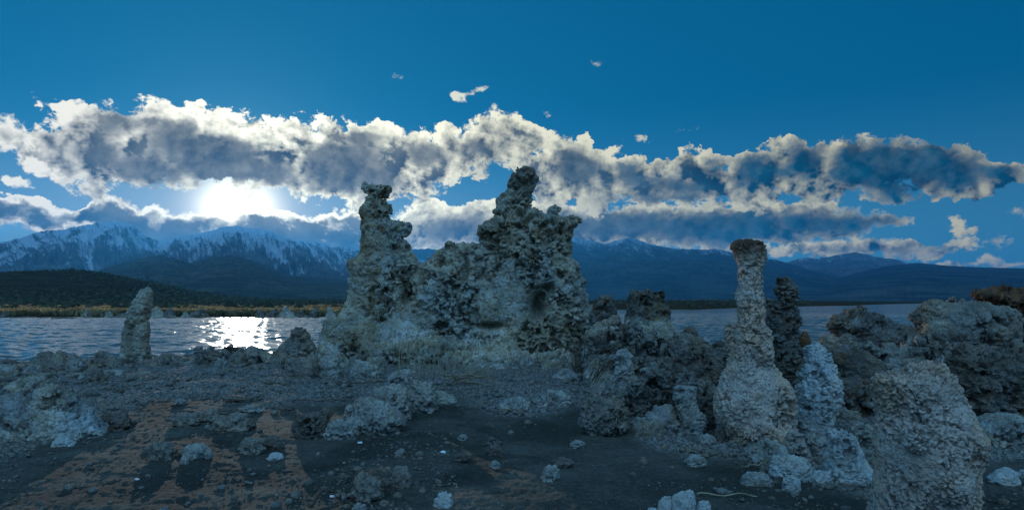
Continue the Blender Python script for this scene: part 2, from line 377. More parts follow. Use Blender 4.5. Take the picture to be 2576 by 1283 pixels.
# ------------------------------------------------------------------ lake
def build_water():
    az = np.concatenate([np.linspace(-75, -42, 30)[:-1], np.linspace(-42, 42, 760), np.linspace(42, 75, 30)[1:]])
    r = np.concatenate([np.geomspace(13, 150, 620)[:-1], np.geomspace(150, 16000, 60)])
    Rr, A = np.meshgrid(r, np.radians(az), indexing='ij'); X = (Rr*np.sin(A)).ravel(); Y = (Rr*np.cos(A)).ravel()
    rng = np.random.RandomState(4); z = np.zeros_like(X)
    P = np.stack([X*0.16, Y*0.16, X*0], 1); grp = 0.45+1.1*fbm(P, 40, 2)
    fade = 1-sst(70, 150, Rr.ravel())
    for k in range(26):
        lam = 0.45*(1.13**k); th = R(250)+rng.normal(0, 0.55); kk = 2*math.pi/lam
        amp = WA*lam**0.8*(1 if lam < 2.2 else (2.2/lam)**2)
        ph = (X*math.cos(th)+Y*math.sin(th))*kk+rng.rand()*6.28
        z += amp*(np.sin(ph)+0.25*np.sin(2*ph+1.57))*grp
    # wind patches of finer chop
    z += (fbm(np.stack([X*1.7, Y*1.7, X*0], 1), 70, 3, 0.6)-0.5)*0.035
    me = mesh_np('lake', np.stack([X, Y, LAKE+z*fade], 1), grid_faces(len(r), len(az)))
    m, g, b = material('lake_water', WR, 0.5)
    b.inputs['IOR'].default_value = 1.42
    b.inputs['Base Color'].default_value = (0.105, 0.095, 0.080, 1)
    p = S(g, g.node('ShaderNodeTexCoord').outputs['Object'])
    q = g.vmath('MULTIPLY', p, (0.8, 1.0, 1.0))
    h = g.noise(q, 1.1, 3, 0.6, 0.3)*1.6+g.noise(q, 4.5, 3, 0.6)*0.9
    bump(g, b, h, WB, 0.07)
    me.materials.append(m); link('lake', me, kind='structure')
build_water()

# ------------------------------------------------------------------ mountains, hills and far shore
def crest(pts, D):
    """chart outline -> azimuth (deg) and height (m) at a distance D along the bearing"""
    a = []
    for px, py in pts:
        u = (px-CX)/F
        a.append((math.degrees(math.atan(u)), EYE+(HY-py)/F*D*math.cos(math.atan(u))))
    return np.array(a)
def relief(name, pts, D, front, m, back=1.25, gully=0.16, gscale=1.2, power=1.35, n_az=700, n_r=150, seed=0, rough=0.018, foot=0.0, snowline=None, streak=1.0):
    c = crest(pts, D); a0, a1 = c[0, 0], c[-1, 0]
    az = np.linspace(a0, a1, n_az); cz = np.interp(az, c[:, 0], c[:, 1])
    k = np.ones(5)/5; cz = np.convolve(np.pad(cz, 2, 'edge'), k, 'valid')
    t = np.concatenate([np.linspace(0, 1, n_r), np.linspace(1, 2, 25)[1:]])
    T, A = np.meshgrid(t, az, indexing='ij'); CZ = np.broadcast_to(cz, T.shape)
    r = np.where(T <= 1, front+(D-front)*T, D*(1+(T-1)*(back-1)))
    prof = np.where(T <= 1, T**power, np.clip(2-T, 0, 1)**0.8)
    env = np.where(T <= 1, np.clip(T*(1-T*0.92)*2.4, 0, 1), 0.4)
    Pn = np.stack([A.ravel()*gscale*0.55, T.ravel()*3.6, A.ravel()*0+seed], 1)
    w = fbm(Pn*0.7, seed+3, 3); Pw = Pn+np.stack([w*1.6, w*1.2, w*0], 1)
    rid = 1-np.abs(2*fbm(Pw, seed, 6, 0.55)-1)*2.2
    ch = 1-np.abs(2*fbm(np.stack([A.ravel()*gscale*4.4+w*7+T.ravel()*9, T.ravel()*5.0+w*3, A.ravel()*0+seed+5], 1), seed+1, 4, 0.6)-1)*2.4
    gul = rid.reshape(T.shape)
    fine = (fbm(np.stack([A.ravel()*gscale*5, T.ravel()*9, A.ravel()*0+seed], 1), seed+9, 4, 0.6)-0.5).reshape(T.shape)
    ch = ch.reshape(T.shape)
    z = CZ*(prof+gully*(gul-0.55)*env-0.35*gully*np.clip(ch, 0, 1)*env) + np.abs(CZ)*rough*fine*(0.5+env)
    z = np.where(T < 0.02, foot-2, foot+z*1.0)
    X = r*np.sin(np.radians(A)); Y = r*np.cos(np.radians(A))
    me = mesh_np(name, np.stack([X.ravel(), Y.ravel(), z.ravel()], 1), grid_faces(*T.shape), m)
    if snowline is not None:
        f2 = fbm(np.stack([A.ravel()*1.9+T.ravel()*7, T.ravel()*6-A.ravel()*0.5, A.ravel()*0], 1), seed+31, 6, 0.68).reshape(T.shape)
        sn = (z/snowline-1)*0.8+((np.clip(ch, 0, 1)-0.45)*0.55+(f2-0.5)*2.0-(gul-0.5)*0.5)*streak
        attr(me, 'snow', np.clip(sn*1.1+0.40, 0, 1).ravel())
    else: attr(me, 'snow', np.zeros(T.size))
    return link(name, me, kind='structure')
def land_material(name, c0, c1, snowc=(0.38, 0.41, 0.46), scale=0.004, spots=None):
    m, g, b = material(name, 1.0, 0.0)
    p = S(g, g.node('ShaderNodeTexCoord').outputs['Object'])
    n1 = g.noise(p, scale, 7, 0.65, 0.3)
    c = g.mix(g.step(n1, 0.36, 0.64), c0, c1)
    if spots: c = g.mix(g.step(g.noise(p, spots[0], 3, 0.6), 0.48, 0.60), c, spots[1])
    sn = S(g, g.node('ShaderNodeAttribute', attribute_name='snow').outputs['Fac'])
    n2 = g.noise(p, scale*7, 5, 0.65)
    c = g.mix(g.step(sn+(n2-0.5)*1.2, 0.25, 0.95), c, snowc)
    g.put(b.inputs['Base Color'], c)
    return m
M['alp'] = land_material('alpine_rock', (0.05, 0.05, 0.055), (0.11, 0.105, 0.10))
M['forest'] = land_material('forest_slope', (0.022, 0.036, 0.042), (0.055, 0.075, 0.080))
M['foothill'] = land_material('brown_foothill', (0.05, 0.040, 0.03), (0.10, 0.08, 0.055), scale=0.006, spots=(0.03, (0.03, 0.03, 0.022)))
relief('mountains', [(-260,660),(-120,630),(0,610),(60,595),(100,583),(160,577),(200,570),(240,559),(290,557),(325,560),(350,580),(380,600),(400,607),(440,600),(500,586),(560,570),(600,567),(680,582),(740,605),(800,610),(815,606),(830,621),(870,622),(905,630),(960,640),(1100,660),(1250,690)],
       7500, 3600, M['alp'], snowline=430, seed=2, gully=0.11, gscale=1.5, n_az=1000, n_r=220, power=1.1)
relief('mountains', [(880,690),(950,650),(1000,640),(1040,628),(1075,625),(1110,632),(1200,640),(1330,650),(1480,680)], 9000, 5000, M['forest'], seed=8)
relief('mountains', [(1850,700),(1950,668),(2000,653),(2020,648),(2060,651),(2110,641),(2150,634),(2180,640),(2205,647),(2230,650),(2260,653),(2300,664),(2340,673),(2420,690),(2700,720)], 12500, 8000, M['alp'], snowline=900, streak=0.6, seed=21, gully=0.07, gscale=1.8)
relief('mountains', [(1180,660),(1300,620),(1400,600),(1440,598),(1490,606),(1520,613),(1545,606),(1580,598),(1600,601),(1640,616),(1700,626),(1780,628),(1800,624),(1850,635),(1900,648),(1960,655),(2000,668),(2060,685),(2140,702),(2200,715),(2300,735),(2500,757)],
       9500, 3300, M['forest'], snowline=690, streak=0.4, seed=14, gully=0.045, gscale=1.1, n_az=900, n_r=200, power=1.0)
relief('mountains', [(1950,752),(2040,722),(2100,702),(2150,688),(2230,669),(2310,661),(2380,668),(2450,672),(2576,675),(2760,680)], 8500, 3000, M['forest'], seed=27, gully=0.015, gscale=1.1, power=0.95)
relief('hills', [(100,735),(220,690),(260,675),(300,664),(350,650),(400,641),(440,650),(500,672),(560,692),(640,712),(760,735),(900,752)], 3300, 1500, M['foothill'], seed=33, gully=0.07, gscale=1.0, power=0.9)
relief('hills', [(380,720),(480,662),(530,647),(580,642),(620,650),(660,665),(720,690),(800,700),(880,706),(1000,715),(1200,735),(1350,752)], 4600, 1500, M['foothill'], seed=35, gully=0.06, gscale=1.0, power=0.8)

# near brown hill, sage flat and far shoreline on the left, low spit on the right
def far_shore(X, Y):
    px = CX+X/Y*F
    return np.interp(px, [-300, 870, 1300, 1540, 1760, 2000, 2150, 2300, 2900], [88, 90, 150, 172, 176, 300, 380, 900, 1100])
HILL = crest([(-600,684),(-200,684),(0,690),(100,688),(180,686),(250,692),(300,700),(400,718),(480,736),(560,748),(650,756),(760,758),(900,759),(2900,759)], 700)
def land_z(X, Y):
    X = np.atleast_1d(np.asarray(X, float)); Y = np.atleast_1d(np.asarray(Y, float))
    az = np.degrees(np.arctan2(X, Y)); r = np.hypot(X, Y); s = far_shore(X, Y)*np.hypot(X, Y)/Y
    P = np.stack([X*0.02, Y*0.02, X*0], 1)
    n = fbm(P, 50, 4)-0.5
    z = LAKE-0.5 + 0.95*sst(-4, 4, r-s) + 0.004*np.clip(r-s, 0, 700) + n*0.5*sst(0, 60, r-s)
    hz = np.interp(az, HILL[:, 0], HILL[:, 1])
    z += np.clip(hz-1.5, 0, None)*sst(280, 700, r)*(1-0.5*sst(700, 1300, r))*(1+n*0.16)
    return z
def build_far_land():
    az = np.linspace(-48, 48, 800); u = np.concatenate([np.linspace(-0.1, 1, 120), np.geomspace(1.02, 6, 50)])
    U, A = np.meshgrid(u, np.radians(az), indexing='ij')
    s = far_shore(np.sin(A), np.cos(A))/np.cos(A)
    r = np.where(U < 1, s+(np.maximum(820, s*1.3)-s)*np.sign(U)*np.abs(U)**1.6, np.maximum(820, s*1.3)*U)
    X = (r*np.sin(A)).ravel(); Y = (r*np.cos(A)).ravel()
    me = mesh_np('terrain', np.stack([X, Y, land_z(X, Y)], 1), grid_faces(*U.shape))
    m, g, b = material('sage_flat', 1.0, 0.0)
    p = S(g, g.node('ShaderNodeTexCoord').outputs['Object'])
    n1 = g.noise(p, 0.05, 6, 0.65); n2 = g.noise(p, 0.5, 4, 0.7)
    c = g.mix(g.step(n1*0.4+n2*0.6, 0.4, 0.62), (0.026, 0.024, 0.016), (0.060, 0.052, 0.033))
    g.put(b.inputs['Base Color'], c); me.materials.append(m)
    link('terrain', me, kind='structure')
build_far_land()

# ------------------------------------------------------------------ haze
def build_haze():
    bm = bmesh.new(); bmesh.ops.create_cube(bm, size=1)
    bmesh.ops.scale(bm, vec=(34000, 27000, 1030), verts=bm.verts); bmesh.ops.translate(bm, vec=(0, 5000, 515-3.5), verts=bm.verts)
    me = bpy.data.meshes.new('haze'); bm.to_mesh(me); bm.free()
    m = bpy.data.materials.new('haze'); m.use_nodes = True; nt = m.node_tree; nt.nodes.remove(nt.nodes['Principled BSDF'])
    v = nt.nodes.new('ShaderNodeVolumePrincipled'); v.inputs['Density'].default_value = HAZE_DENSITY
    v.inputs['Color'].default_value = HAZE_COLOR; v.inputs['Anisotropy'].default_value = 0.5
    nt.links.new(v.outputs[0], nt.nodes['Material Output'].inputs['Volume'])
    me.materials.append(m); link('haze', me, kind='stuff')
HAZE_DENSITY, HAZE_COLOR = 4.4e-5, (0.05, 0.42, 1.0, 1)
build_haze()

# ------------------------------------------------------------------ tufa towers
def prof(rows, fx=None, dr=0.6, dy=0.0, cap=9.9):
    """outline rows (y, left, right) -> list of chart rows; fx turns other chart units into ours"""
    if fx: rows = [(fx[2]+fx[3]*y, fx[0]+fx[1]*l, fx[0]+fx[1]*r) for y, l, r in rows]
    return dict(rows=rows, dr=dr, dy=dy, cap=cap)
def smooth_rows(rows, step):
    ys = [q[0] for q in rows]; n = max(2, int((ys[-1]-ys[0])/step)+1); yy = np.linspace(ys[0], ys[-1], n)
    return np.stack([yy, np.interp(yy, ys, [q[1] for q in rows]), np.interp(yy, ys, [q[2] for q in rows])], 1)
def tube(rows, Y0, dr, dy, cap, rng):
    NS = 28; rows = smooth_rows(rows, 9.0); V = []; Fc = []
    th = np.linspace(0, 2*math.pi, NS, endpoint=False); ph = rng.rand(3)*6.28
    for i, (py, l, r) in enumerate(rows):
        a = max((r-l)/2, 1.5)*Y0/F; b = min(a*dr, cap); cx = ((l+r)/2-CX)/F*Y0; cz = EYE+(HY-py)/F*Y0
        wob = 1+0.10*np.sin(2*th+ph[0]+i*0.13)*np.abs(np.sin(th))+0.08*np.sin(3*th+ph[1]-i*0.09)*np.abs(np.sin(th))
        sq = (np.abs(np.cos(th))**2.6+np.abs(np.sin(th))**2.6)**(-1/2.6)   # a little boxier than an ellipse
        V.append(np.stack([cx+a*sq*np.cos(th), Y0+dy+b*sq*wob*np.sin(th), np.full(NS, cz)], 1))
    V = np.concatenate(V); n = len(rows)
    for i in range(n-1):
        for j in range(NS):
            Fc.append((i*NS+j, (i+1)*NS+j, (i+1)*NS+(j+1) % NS, i*NS+(j+1) % NS))
    return V, Fc, [list(range(NS)), list(range((n-1)*NS, n*NS))[::-1]]
def ball(px, py, rx, ry, Y0, dy=0.0, rd=None):
    return ('ball', px, py, rx, ry, Y0, dy, rd)
def remeshed(name, parts, voxel):
    bm = bmesh.new()
    for V, Fc, caps in parts:
        vs = [bm.verts.new(v) for v in V]
        for f in Fc: bm.faces.new([vs[i] for i in f])
        for c in caps: bm.faces.new([vs[i] for i in c])
    bmesh.ops.recalc_face_normals(bm, faces=bm.faces)
    me = bpy.data.meshes.new(name+'_base'); bm.to_mesh(me); bm.free()
    o = bpy.data.objects.new(name+'_base', me); COL.objects.link(o)
    md = o.modifiers.new('r', 'REMESH'); md.mode = 'VOXEL'; md.voxel_size = voxel
    dg = bpy.context.evaluated_depsgraph_get(); dg.update(); ev = o.evaluated_get(dg); e = ev.to_mesh()
    n = len(e.vertices); V = np.empty(n*3, np.float32); e.vertices.foreach_get('co', V); V = V.reshape(-1, 3).astype(float)
    N = np.empty(n*3, np.float32); e.vertex_normals.foreach_get('vector', N); N = N.reshape(-1, 3).astype(float)
    k = len(e.polygons); L = np.empty(len(e.loops), np.int32); e.loops.foreach_get('vertex_index', L)
    ev.to_mesh_clear(); bpy.data.objects.remove(o); bpy.data.meshes.remove(me)
    return V, N, L.reshape(k, 4)
def relax(V, Fc, it=2):
    E = np.concatenate([Fc[:, [0, 1]], Fc[:, [1, 2]], Fc[:, [2, 3]], Fc[:, [3, 0]]]); n = len(V)
    deg = np.bincount(E[:, 0], minlength=n)+np.bincount(E[:, 1], minlength=n); deg = np.maximum(deg, 1)
    for _ in range(it):
        S_ = np.stack([np.bincount(E[:, 0], V[E[:, 1], c], n)+np.bincount(E[:, 1], V[E[:, 0], c], n) for c in range(3)], 1)
        V = V*0.4+0.6*S_/deg[:, None]
    return V
def normals(V, Fc):
    n = np.cross(V[Fc[:, 2]]-V[Fc[:, 0]], V[Fc[:, 3]]-V[Fc[:, 1]]); N = np.zeros_like(V)
    for c in range(3):
        for k in range(4): N[:, c] += np.bincount(Fc[:, k], n[:, c], len(V))
    return N/np.maximum(np.linalg.norm(N, axis=1, keepdims=True), 1e-9)
TUFAS = []
def tufa(name, label, cat, Y0, profiles, mat, balls=(), group=None, vox=2.1, amp=1.0, layer=1.1, big=1.0, pits=1.0, stain=None, dents=(), seed=0, crack=0.0, slim=None, grow=1.5, smooth=0.0):
    """profiles and balls are read off the chart; the rock stands at distance Y0, with real depth"""
    s = Y0/F; rng = np.random.RandomState(seed+3)
    parts = [tube(p['rows'], Y0, p['dr'], p['dy'], p['cap'], rng) for p in profiles]
    for q in balls:
        px, py, rx, ry = q[:4]; dy = q[4] if len(q) > 4 else 0; rd = q[5] if len(q) > 5 else min(rx, ry)
        c = at(px, py, Y0); bm = bmesh.new(); bmesh.ops.create_icosphere(bm, subdivisions=3, radius=1)
        V = np.array([v.co[:] for v in bm.verts])*np.array([rx*s, rd*s, ry*s])+np.array([c.x, c.y+dy, c.z])
        Fc = [[v.index for v in f.verts] for f in bm.faces]; bm.free(); parts.append((V, Fc, []))
    V, N, Fc = remeshed(name, parts, vox*s)
    V = relax(V, Fc, 3); N = normals(V, Fc)
    Q = V/s; Q = Q*np.array([1, 1, layer])+seed*37.7
    w = fbm(Q/60, seed, 3)
    wid = max([max(r[2]-r[1] for r in p['rows']) for p in profiles])
    kb, kl = min(max(wid/260, 0.22), 1), min(max(wid/150, 0.45), 1)
    pyv = HY-(V[:, 2]-EYE)/s
    if slim: kb = kb*(0.3+0.7*sst(slim[0], slim[1], pyv)); kl = kl*(0.55+0.45*sst(slim[0], slim[1], pyv))
    m = sst(0.42, 0.60, fbm(Q/95, seed+12, 3))*(1-smooth)+0.0
    big_d = (fbm(Q/85, seed+1, 4)-0.46)*32*big*kb
    Qw = Q+((w-0.5)*30)[:, None]
    lump = (0.58-worley(Qw/34, seed+2))*17*amp*kl*(0.4+0.9*m) + grow
    knob = (0.5-worley(Q/13+w[:, None], seed+4))*7.5*amp
    V = V+N*((big_d+lump)*s)[:, None]
    V = relax(V, Fc, 1); N = normals(V, Fc)
    pit = -sst(0.53, 0.68, fbm(Q/17, seed+5, 3, 0.6))*12*pits
    pit2 = -sst(0.56, 0.68, fbm(Q/7.5, seed+6, 2))*6.0*pits
    small = (fbm(Q/7, seed+7, 3, 0.6)-0.5)*7*amp
    fine = (0.48-worley(Q/5.2, seed+10))*3.6*max(min(amp, 1), 0.6)
    cr = np.abs(fbm(Q*np.array([1, 1, 0.42])/52, seed+13, 4)-0.5)
    crag = -(1-sst(0.0, 0.028, cr))*9*(0.35+0.65*m)*kl
    hz = Q[:, 2]/36+2.0*fbm(Q/80, seed+14, 2); led = (hz-np.floor(hz)-0.5)*8*sst(0.46, 0.60, fbm(Q/120, seed+15, 2))*kl*(0 if crack else 1)
    d = knob*(0.3+1.0*m)+(pit+pit2)*(0.25+1.15*m)+small*(0.5+0.7*m)+fine*(0.5+0.6*m)+crag+led
    if crack:
        cw = worley(Q*np.array([1, 1, 1.1])/13, seed+8); cr = np.abs(fbm(Q/16, seed+9, 3)-0.5)
        mk = sst(0.40, 0.52, fbm(Q/80, seed+16, 3)); d += ((0.45-cw)*10 - (1-sst(0.0, 0.04, cr))*13)*crack*(0.12+0.88*mk)
    for (px, py, rx, ry, dep) in dents:
        c = at(px, py, Y0); e = ((V[:, 0]-c.x)/(rx*s))**2+((V[:, 2]-c.z)/(ry*s))**2
        V[:, 1] += np.where(V[:, 1] < Y0, np.exp(-e*1.2)*dep, 0)
    V = V+N*(d*s)[:, None]
    zb = min(EYE+(HY-max(r[0] for r in p['rows']))/F*Y0 for p in profiles) if profiles else V[:, 2].min()
    cx = V[:, 0].mean(); base = Vector((cx, Y0, max(zb, h1(cx, Y0)-0.1)))
    me = mesh_np(name, V-np.array(base[:]), Fc, M[mat])
    if stain: attr(me, 'stain', np.clip(sum(k*sst(z0, z1, HY-(V[:, 2]-EYE)/s) for z0, z1, k in stain), -1, 1))
    else: attr(me, 'stain', np.zeros(len(V)))
    TUFAS.append((label, len(V)))
    return link(name, me, label, cat, group, loc=base)

Z1 = (799.4, 0.45, 399.7, 0.45); Z2 = (1421.2, 0.45, 577.4, 0.45); Z3 = (1954.2, 0.4596, 692.8, 0.4596); Z4 = (0, 0.2414, 692.8, 0.2414)
Z5 = (444.1, 0.3766, 799.4, 0.3766); Z6 = (0, 0.2728, 932.7, 0.2728)
def zb(Z, x, y, rx, ry, *k): return (Z[0]+Z[1]*x, Z[2]+Z[3]*y, rx*Z[1], ry*Z[1])+k

tufa('tufa_tower', 'huge castle-like tufa rock with a slim spire and a taller broad horned peak', 'tufa tower', 17.6,
     [prof([(160,262,395),(185,266,396),(220,280,385),(250,276,400),(272,262,396),(288,238,400),(320,250,385),(350,256,400),(400,250,420),(440,248,470),(480,247,512),(520,245,512),(545,240,546),(578,175,548),(620,180,545),(660,185,520),(700,188,510),(760,185,520),(820,165,560),(880,112,600),(940,84,650),(1000,70,700),(1060,40,750),(1150,5,800),(1250,-20,800)], Z1, 0.75, 0.0, 1.3),
      prof([(352,392,488),(372,380,518),(400,380,522),(420,380,508),(440,380,476)], Z1, 0.8, 0.0, 0.5),
      prof([(62,1112,1160),(78,1086,1205),(98,1076,1236),(130,1066,1222),(170,1062,1200),(212,992,1195),(258,990,1185),(272,985,1205),(300,981,1250),(330,980,1400),(365,925,1428),(400,898,1424),(440,910,1420),(490,906,1420),(550,900,1415),(590,880,1446),(650,860,1466),(720,850,1480),(770,840,1506),(830,820,1528),(900,800,1530),(1000,780,1530),(1100,760,1530),(1250,740,1520)], Z1, 0.6, 0.25, 1.75),
      prof([(484,716,868),(500,700,880),(530,655,900),(590,612,900),(640,545,900),(700,500,900),(800,480,900),(1000,480,900),(1250,450,900)], Z1, 0.8, 0.15, 1.55),
      prof([(900,90,500),(1000,60,700),(1100,40,1450),(1200,-10,1500),(1270,-30,1530)], Z1, 0.4, -0.75, 1.0)],
     'main', layer=1.0, amp=0.8, pits=1.4, slim=(560, 780), grow=3.0, balls=[zb(Z1,272,163,24,17), zb(Z1,735,487,22,18), zb(Z1,1318,295,30,30), zb(Z1,1425,352,28,34), zb(Z1,1452,336,27,16), zb(Z1,1150,90,60,28,-0.2)],
     dents=[(Z1[0]+.45*1222, Z1[2]+.45*825, 17, 36, 0.75), (Z1[0]+.45*1290, Z1[2]+.45*725, 14, 14, 0.35), (Z1[0]+.45*835, Z1[2]+.45*600, 9, 45, 0.35), (Z1[0]+.45*500, Z1[2]+.45*760, 12, 60, 0.4), (Z1[0]+.45*960, Z1[2]+.45*930, 40, 9, 0.35), (Z1[0]+.45*700, Z1[2]+.45*1000, 50, 12, 0.35), (Z1[0]+.45*1355, Z1[2]+.45*412, 7, 12, 0.4)],
     stain=[(680, 540, 0.45), (900, 780, -0.1), (480, 440, 0.2)], seed=1, big=0.75, vox=1.9)
tufa('tufa_column', 'tall club-headed tufa column with a wide pale foot', 'tufa column', 7.75,
     [prof([(58,952,1082),(76,934,1106),(110,936,1120),(150,952,1122),(190,966,1116),(225,968,1107),(300,960,1106),(360,954,1110),(420,956,1118),(500,958,1125),(570,956,1145),(620,952,1150),(680,938,1150),(740,926,1160),(790,890,1200),(850,868,1230),(920,845,1255),(990,833,1275),(1050,840,1280),(1110,856,1280),(1160,870,1280),(1240,860,1285)], Z2, 0.8, 0, 0.62),
      prof([(525,915,960),(560,900,970),(620,905,970),(700,920,970),(800,920,980)], Z2, 0.9, 0.12)],
     'tan', balls=[zb(Z2,977,62,16,18), zb(Z2,1165,960,95,150,-0.16), zb(Z2,905,1010,62,120,-0.22), zb(Z2,1040,1120,110,90,-0.42), zb(Z2,1075,700,70,120,-0.12), zb(Z2,985,830,60,110,-0.2), zb(Z2,1120,1130,90,70,-0.35)], stain=[(700, 600, 0.6), (900, 700, 0.15)], seed=2, amp=0.85, pits=0.8, crack=0.7, big=0.45, grow=-2.0, vox=1.8)
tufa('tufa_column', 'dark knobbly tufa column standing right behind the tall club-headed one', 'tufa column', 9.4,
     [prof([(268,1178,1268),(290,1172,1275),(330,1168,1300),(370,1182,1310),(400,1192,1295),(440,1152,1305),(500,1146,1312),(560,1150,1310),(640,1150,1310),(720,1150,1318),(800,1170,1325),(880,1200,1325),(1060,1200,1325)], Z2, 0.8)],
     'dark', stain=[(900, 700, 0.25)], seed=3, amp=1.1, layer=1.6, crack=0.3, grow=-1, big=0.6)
tufa('tufa_stump', 'thin dark tufa stub peeping out between the two tallest right-hand columns', 'tufa stump', 10.5,
     [prof([(382,1112,1150),(420,1112,1155),(470,1110,1155),(520,1110,1150),(1000,1100,1160)], Z2, 0.9)], 'dark', seed=4, layer=1.5)
tufa('tufa_cone', 'pale cone-shaped tufa rock right of the dark column', 'tufa rock', 8.3,
     [prof([(640,1348,1445),(700,1338,1480),(760,1330,1505),(820,1312,1528),(880,1302,1545),(950,1300,1545),(1010,1292,1530),(1060,1290,1505),(1110,1300,1485),(1180,1300,1480)], Z2, 0.8, 0, 0.55)],
     'white', seed=5, amp=0.8, pits=0.8, vox=1.9, big=0.4, grow=-2)
tufa('tufa_stump', 'small reddish tufa peg behind the shoulder of the pale cone', 'tufa stump', 10.0,
     [prof([(572,1330,1352),(590,1314,1362),(655,1312,1366),(950,1305,1370)], Z2, 0.9)], 'rust', seed=6, amp=0.5, pits=0.4)
tufa('tufa_stump', 'squat ochre-topped tufa stump against the right foot of the huge tower', 'tufa stump', 13.8,
     [prof([(372,192,272),(400,167,268),(440,156,275),(500,150,300),(560,140,330),(650,120,360),(750,100,370),(860,90,370)], Z2, 0.8, 0, 0.9)], 'dark', stain=[(760, 740, -0.3)], seed=7)
tufa('tufa_stump', 'blocky flat-topped tufa stump with a shelf below its brown crown', 'tufa stump', 13.2,
     [prof([(345,372,465),(362,357,528),(400,351,535),(450,341,572),(500,336,588),(530,330,585),(548,320,590),(590,305,610),(650,292,632),(720,282,640),(780,280,650),(860,270,660)], Z2, 0.75, 0, 1.0),
      prof([(640,130,400),(740,100,640),(860,80,660)], Z2, 0.4, -0.2, 0.8)], 'main', stain=[(830, 790, 0.6)], seed=8, amp=1.0)
tufa('tufa_pillar', 'short rounded pale tufa pillar at the foot of the blocky stump', 'tufa rock', 10.1,
     [prof([(672,300,350),(700,282,378),(780,280,385),(850,285,398),(920,300,412),(1000,305,420),(1060,300,425)], Z2, 0.85)], 'crust', seed=9, amp=0.7, pits=0.5, layer=1.3)
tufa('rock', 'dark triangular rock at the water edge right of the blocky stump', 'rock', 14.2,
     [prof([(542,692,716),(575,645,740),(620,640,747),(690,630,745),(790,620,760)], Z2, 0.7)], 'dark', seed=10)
tufa('rock', 'pale slab-like rock before the lake, left of the tall column', 'rock', 13.2,
     [prof([(612,752,800),(640,750,830),(680,750,838),(710,750,840),(800,740,850)], Z2, 0.6)], 'pale', seed=11, amp=0.6)
tufa('rock', 'low dark rock between the pale slab and the tall column', 'rock', 13.0,
     [prof([(625,835,870),(650,830,900),(690,828,912),(800,820,920)], Z2, 0.7)], 'dark', seed=12)
tufa('tufa_mound', 'broad bank of dark brown broken tufa left of the tall column', 'tufa rock', 10.9,
     [prof([(692,640,905),(740,565,915),(800,485,915),(900,435,915),(1000,420,900),(1060,400,900)], Z2, 0.45, 0, 0.9)], 'dark', seed=13, amp=1.35, pits=1.4, big=1.3)
tufa('tufa_mound', 'rounded grey-brown tufa hump at the left end of the rubble', 'tufa rock', 8.1,
     [prof([(942,135,275),(980,92,328),(1030,77,352),(1080,74,352),(1125,110,340),(1165,140,300),(1200,140,300)], Z2, 0.75)], 'brown', seed=14, amp=0.9)
tufa('tufa_mound', 'knobbly low tufa hump in the middle of the rubble', 'tufa rock', 8.1,
     [prof([(986,505,595),(1040,458,628),(1090,447,635),(1150,460,630),(1190,460,630)], Z2, 0.8)], 'crust', seed=15, amp=0.9)
tufa('tufa_mound', 'pale grey tufa block with a narrow top by the tall column foot', 'tufa rock', 7.95,
     [prof([(880,612,735),(940,602,722),(1000,628,742),(1060,645,788),(1120,640,780),(1170,645,760),(1210,640,760)], Z2, 0.75)], 'pale', seed=16, amp=0.9)
tufa('rock', 'dark brown rock wedged beside the foot of the tall column', 'rock', 8.3,
     [prof([(940,730,830),(990,715,850),(1050,715,860),(1100,740,860),(1180,740,870)], Z2, 0.7)], 'dark', seed=17)
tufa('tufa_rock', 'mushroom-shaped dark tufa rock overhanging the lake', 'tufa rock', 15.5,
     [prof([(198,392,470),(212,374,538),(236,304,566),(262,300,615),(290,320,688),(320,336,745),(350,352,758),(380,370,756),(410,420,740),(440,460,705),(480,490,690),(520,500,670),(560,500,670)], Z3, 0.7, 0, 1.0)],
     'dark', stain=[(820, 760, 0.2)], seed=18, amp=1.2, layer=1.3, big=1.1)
tufa('tufa_mound', 'brown tufa bank below the mushroom-shaped rock', 'tufa rock', 11.6,
     [prof([(388,262,400),(420,285,520),(480,285,570),(540,330,590),(600,340,600),(680,330,600),(760,300,600)], Z3, 0.5, 0, 0.9)], 'dark', seed=19, amp=1.2)
tufa('tufa_rock', 'big grey tufa rock with a knob on its flat crusty top', 'tufa rock', 15.6,
     [prof([(152,885,1080),(170,862,1215),(192,806,1280),(230,788,1290),(270,800,1293),(310,780,1298),(345,825,1292),(400,850,1285),(450,865,1280),(500,870,1280),(560,860,1290)], Z3, 0.6, 0, 1.4)],
     'brown', balls=[zb(Z3,968,138,26,20)], stain=[(850, 760, 0.35)], seed=20, amp=1.0, layer=1.2, big=1.1)
tufa('tufa_rock', 'rusty brown tufa rock with a pale cap behind the big grey one', 'tufa rock', 17.5,
     [prof([(62,1190,1235),(80,1145,1320),(98,1078,1360),(112,1085,1390),(140,1120,1410),(170,1180,1420),(230,1250,1430),(400,1265,1430),(560,1265,1430)], Z3, 0.7, 0, 1.2)], 'rust', stain=[(750, 735, -0.4)], seed=21, amp=1.2, layer=1.6)
tufa('tufa_mound', 'wide sloping tufa bank behind the stout front stump', 'tufa rock', 8.3,
     [prof([(405,1055,1205),(430,1032,1310),(500,1005,1420),(600,965,1440),(700,960,1440),(800,1000,1440),(900,1050,1440),(960,1075,1430),(1000,1075,1430)], Z3, 0.55, 0.2, 1.0),
      prof([(640,330,700),(720,320,1000),(830,300,1000),(900,300,1000)], Z3, 0.3, 1.2, 0.8)], 'dark', seed=22, amp=1.1, big=1.3, pits=1.2)
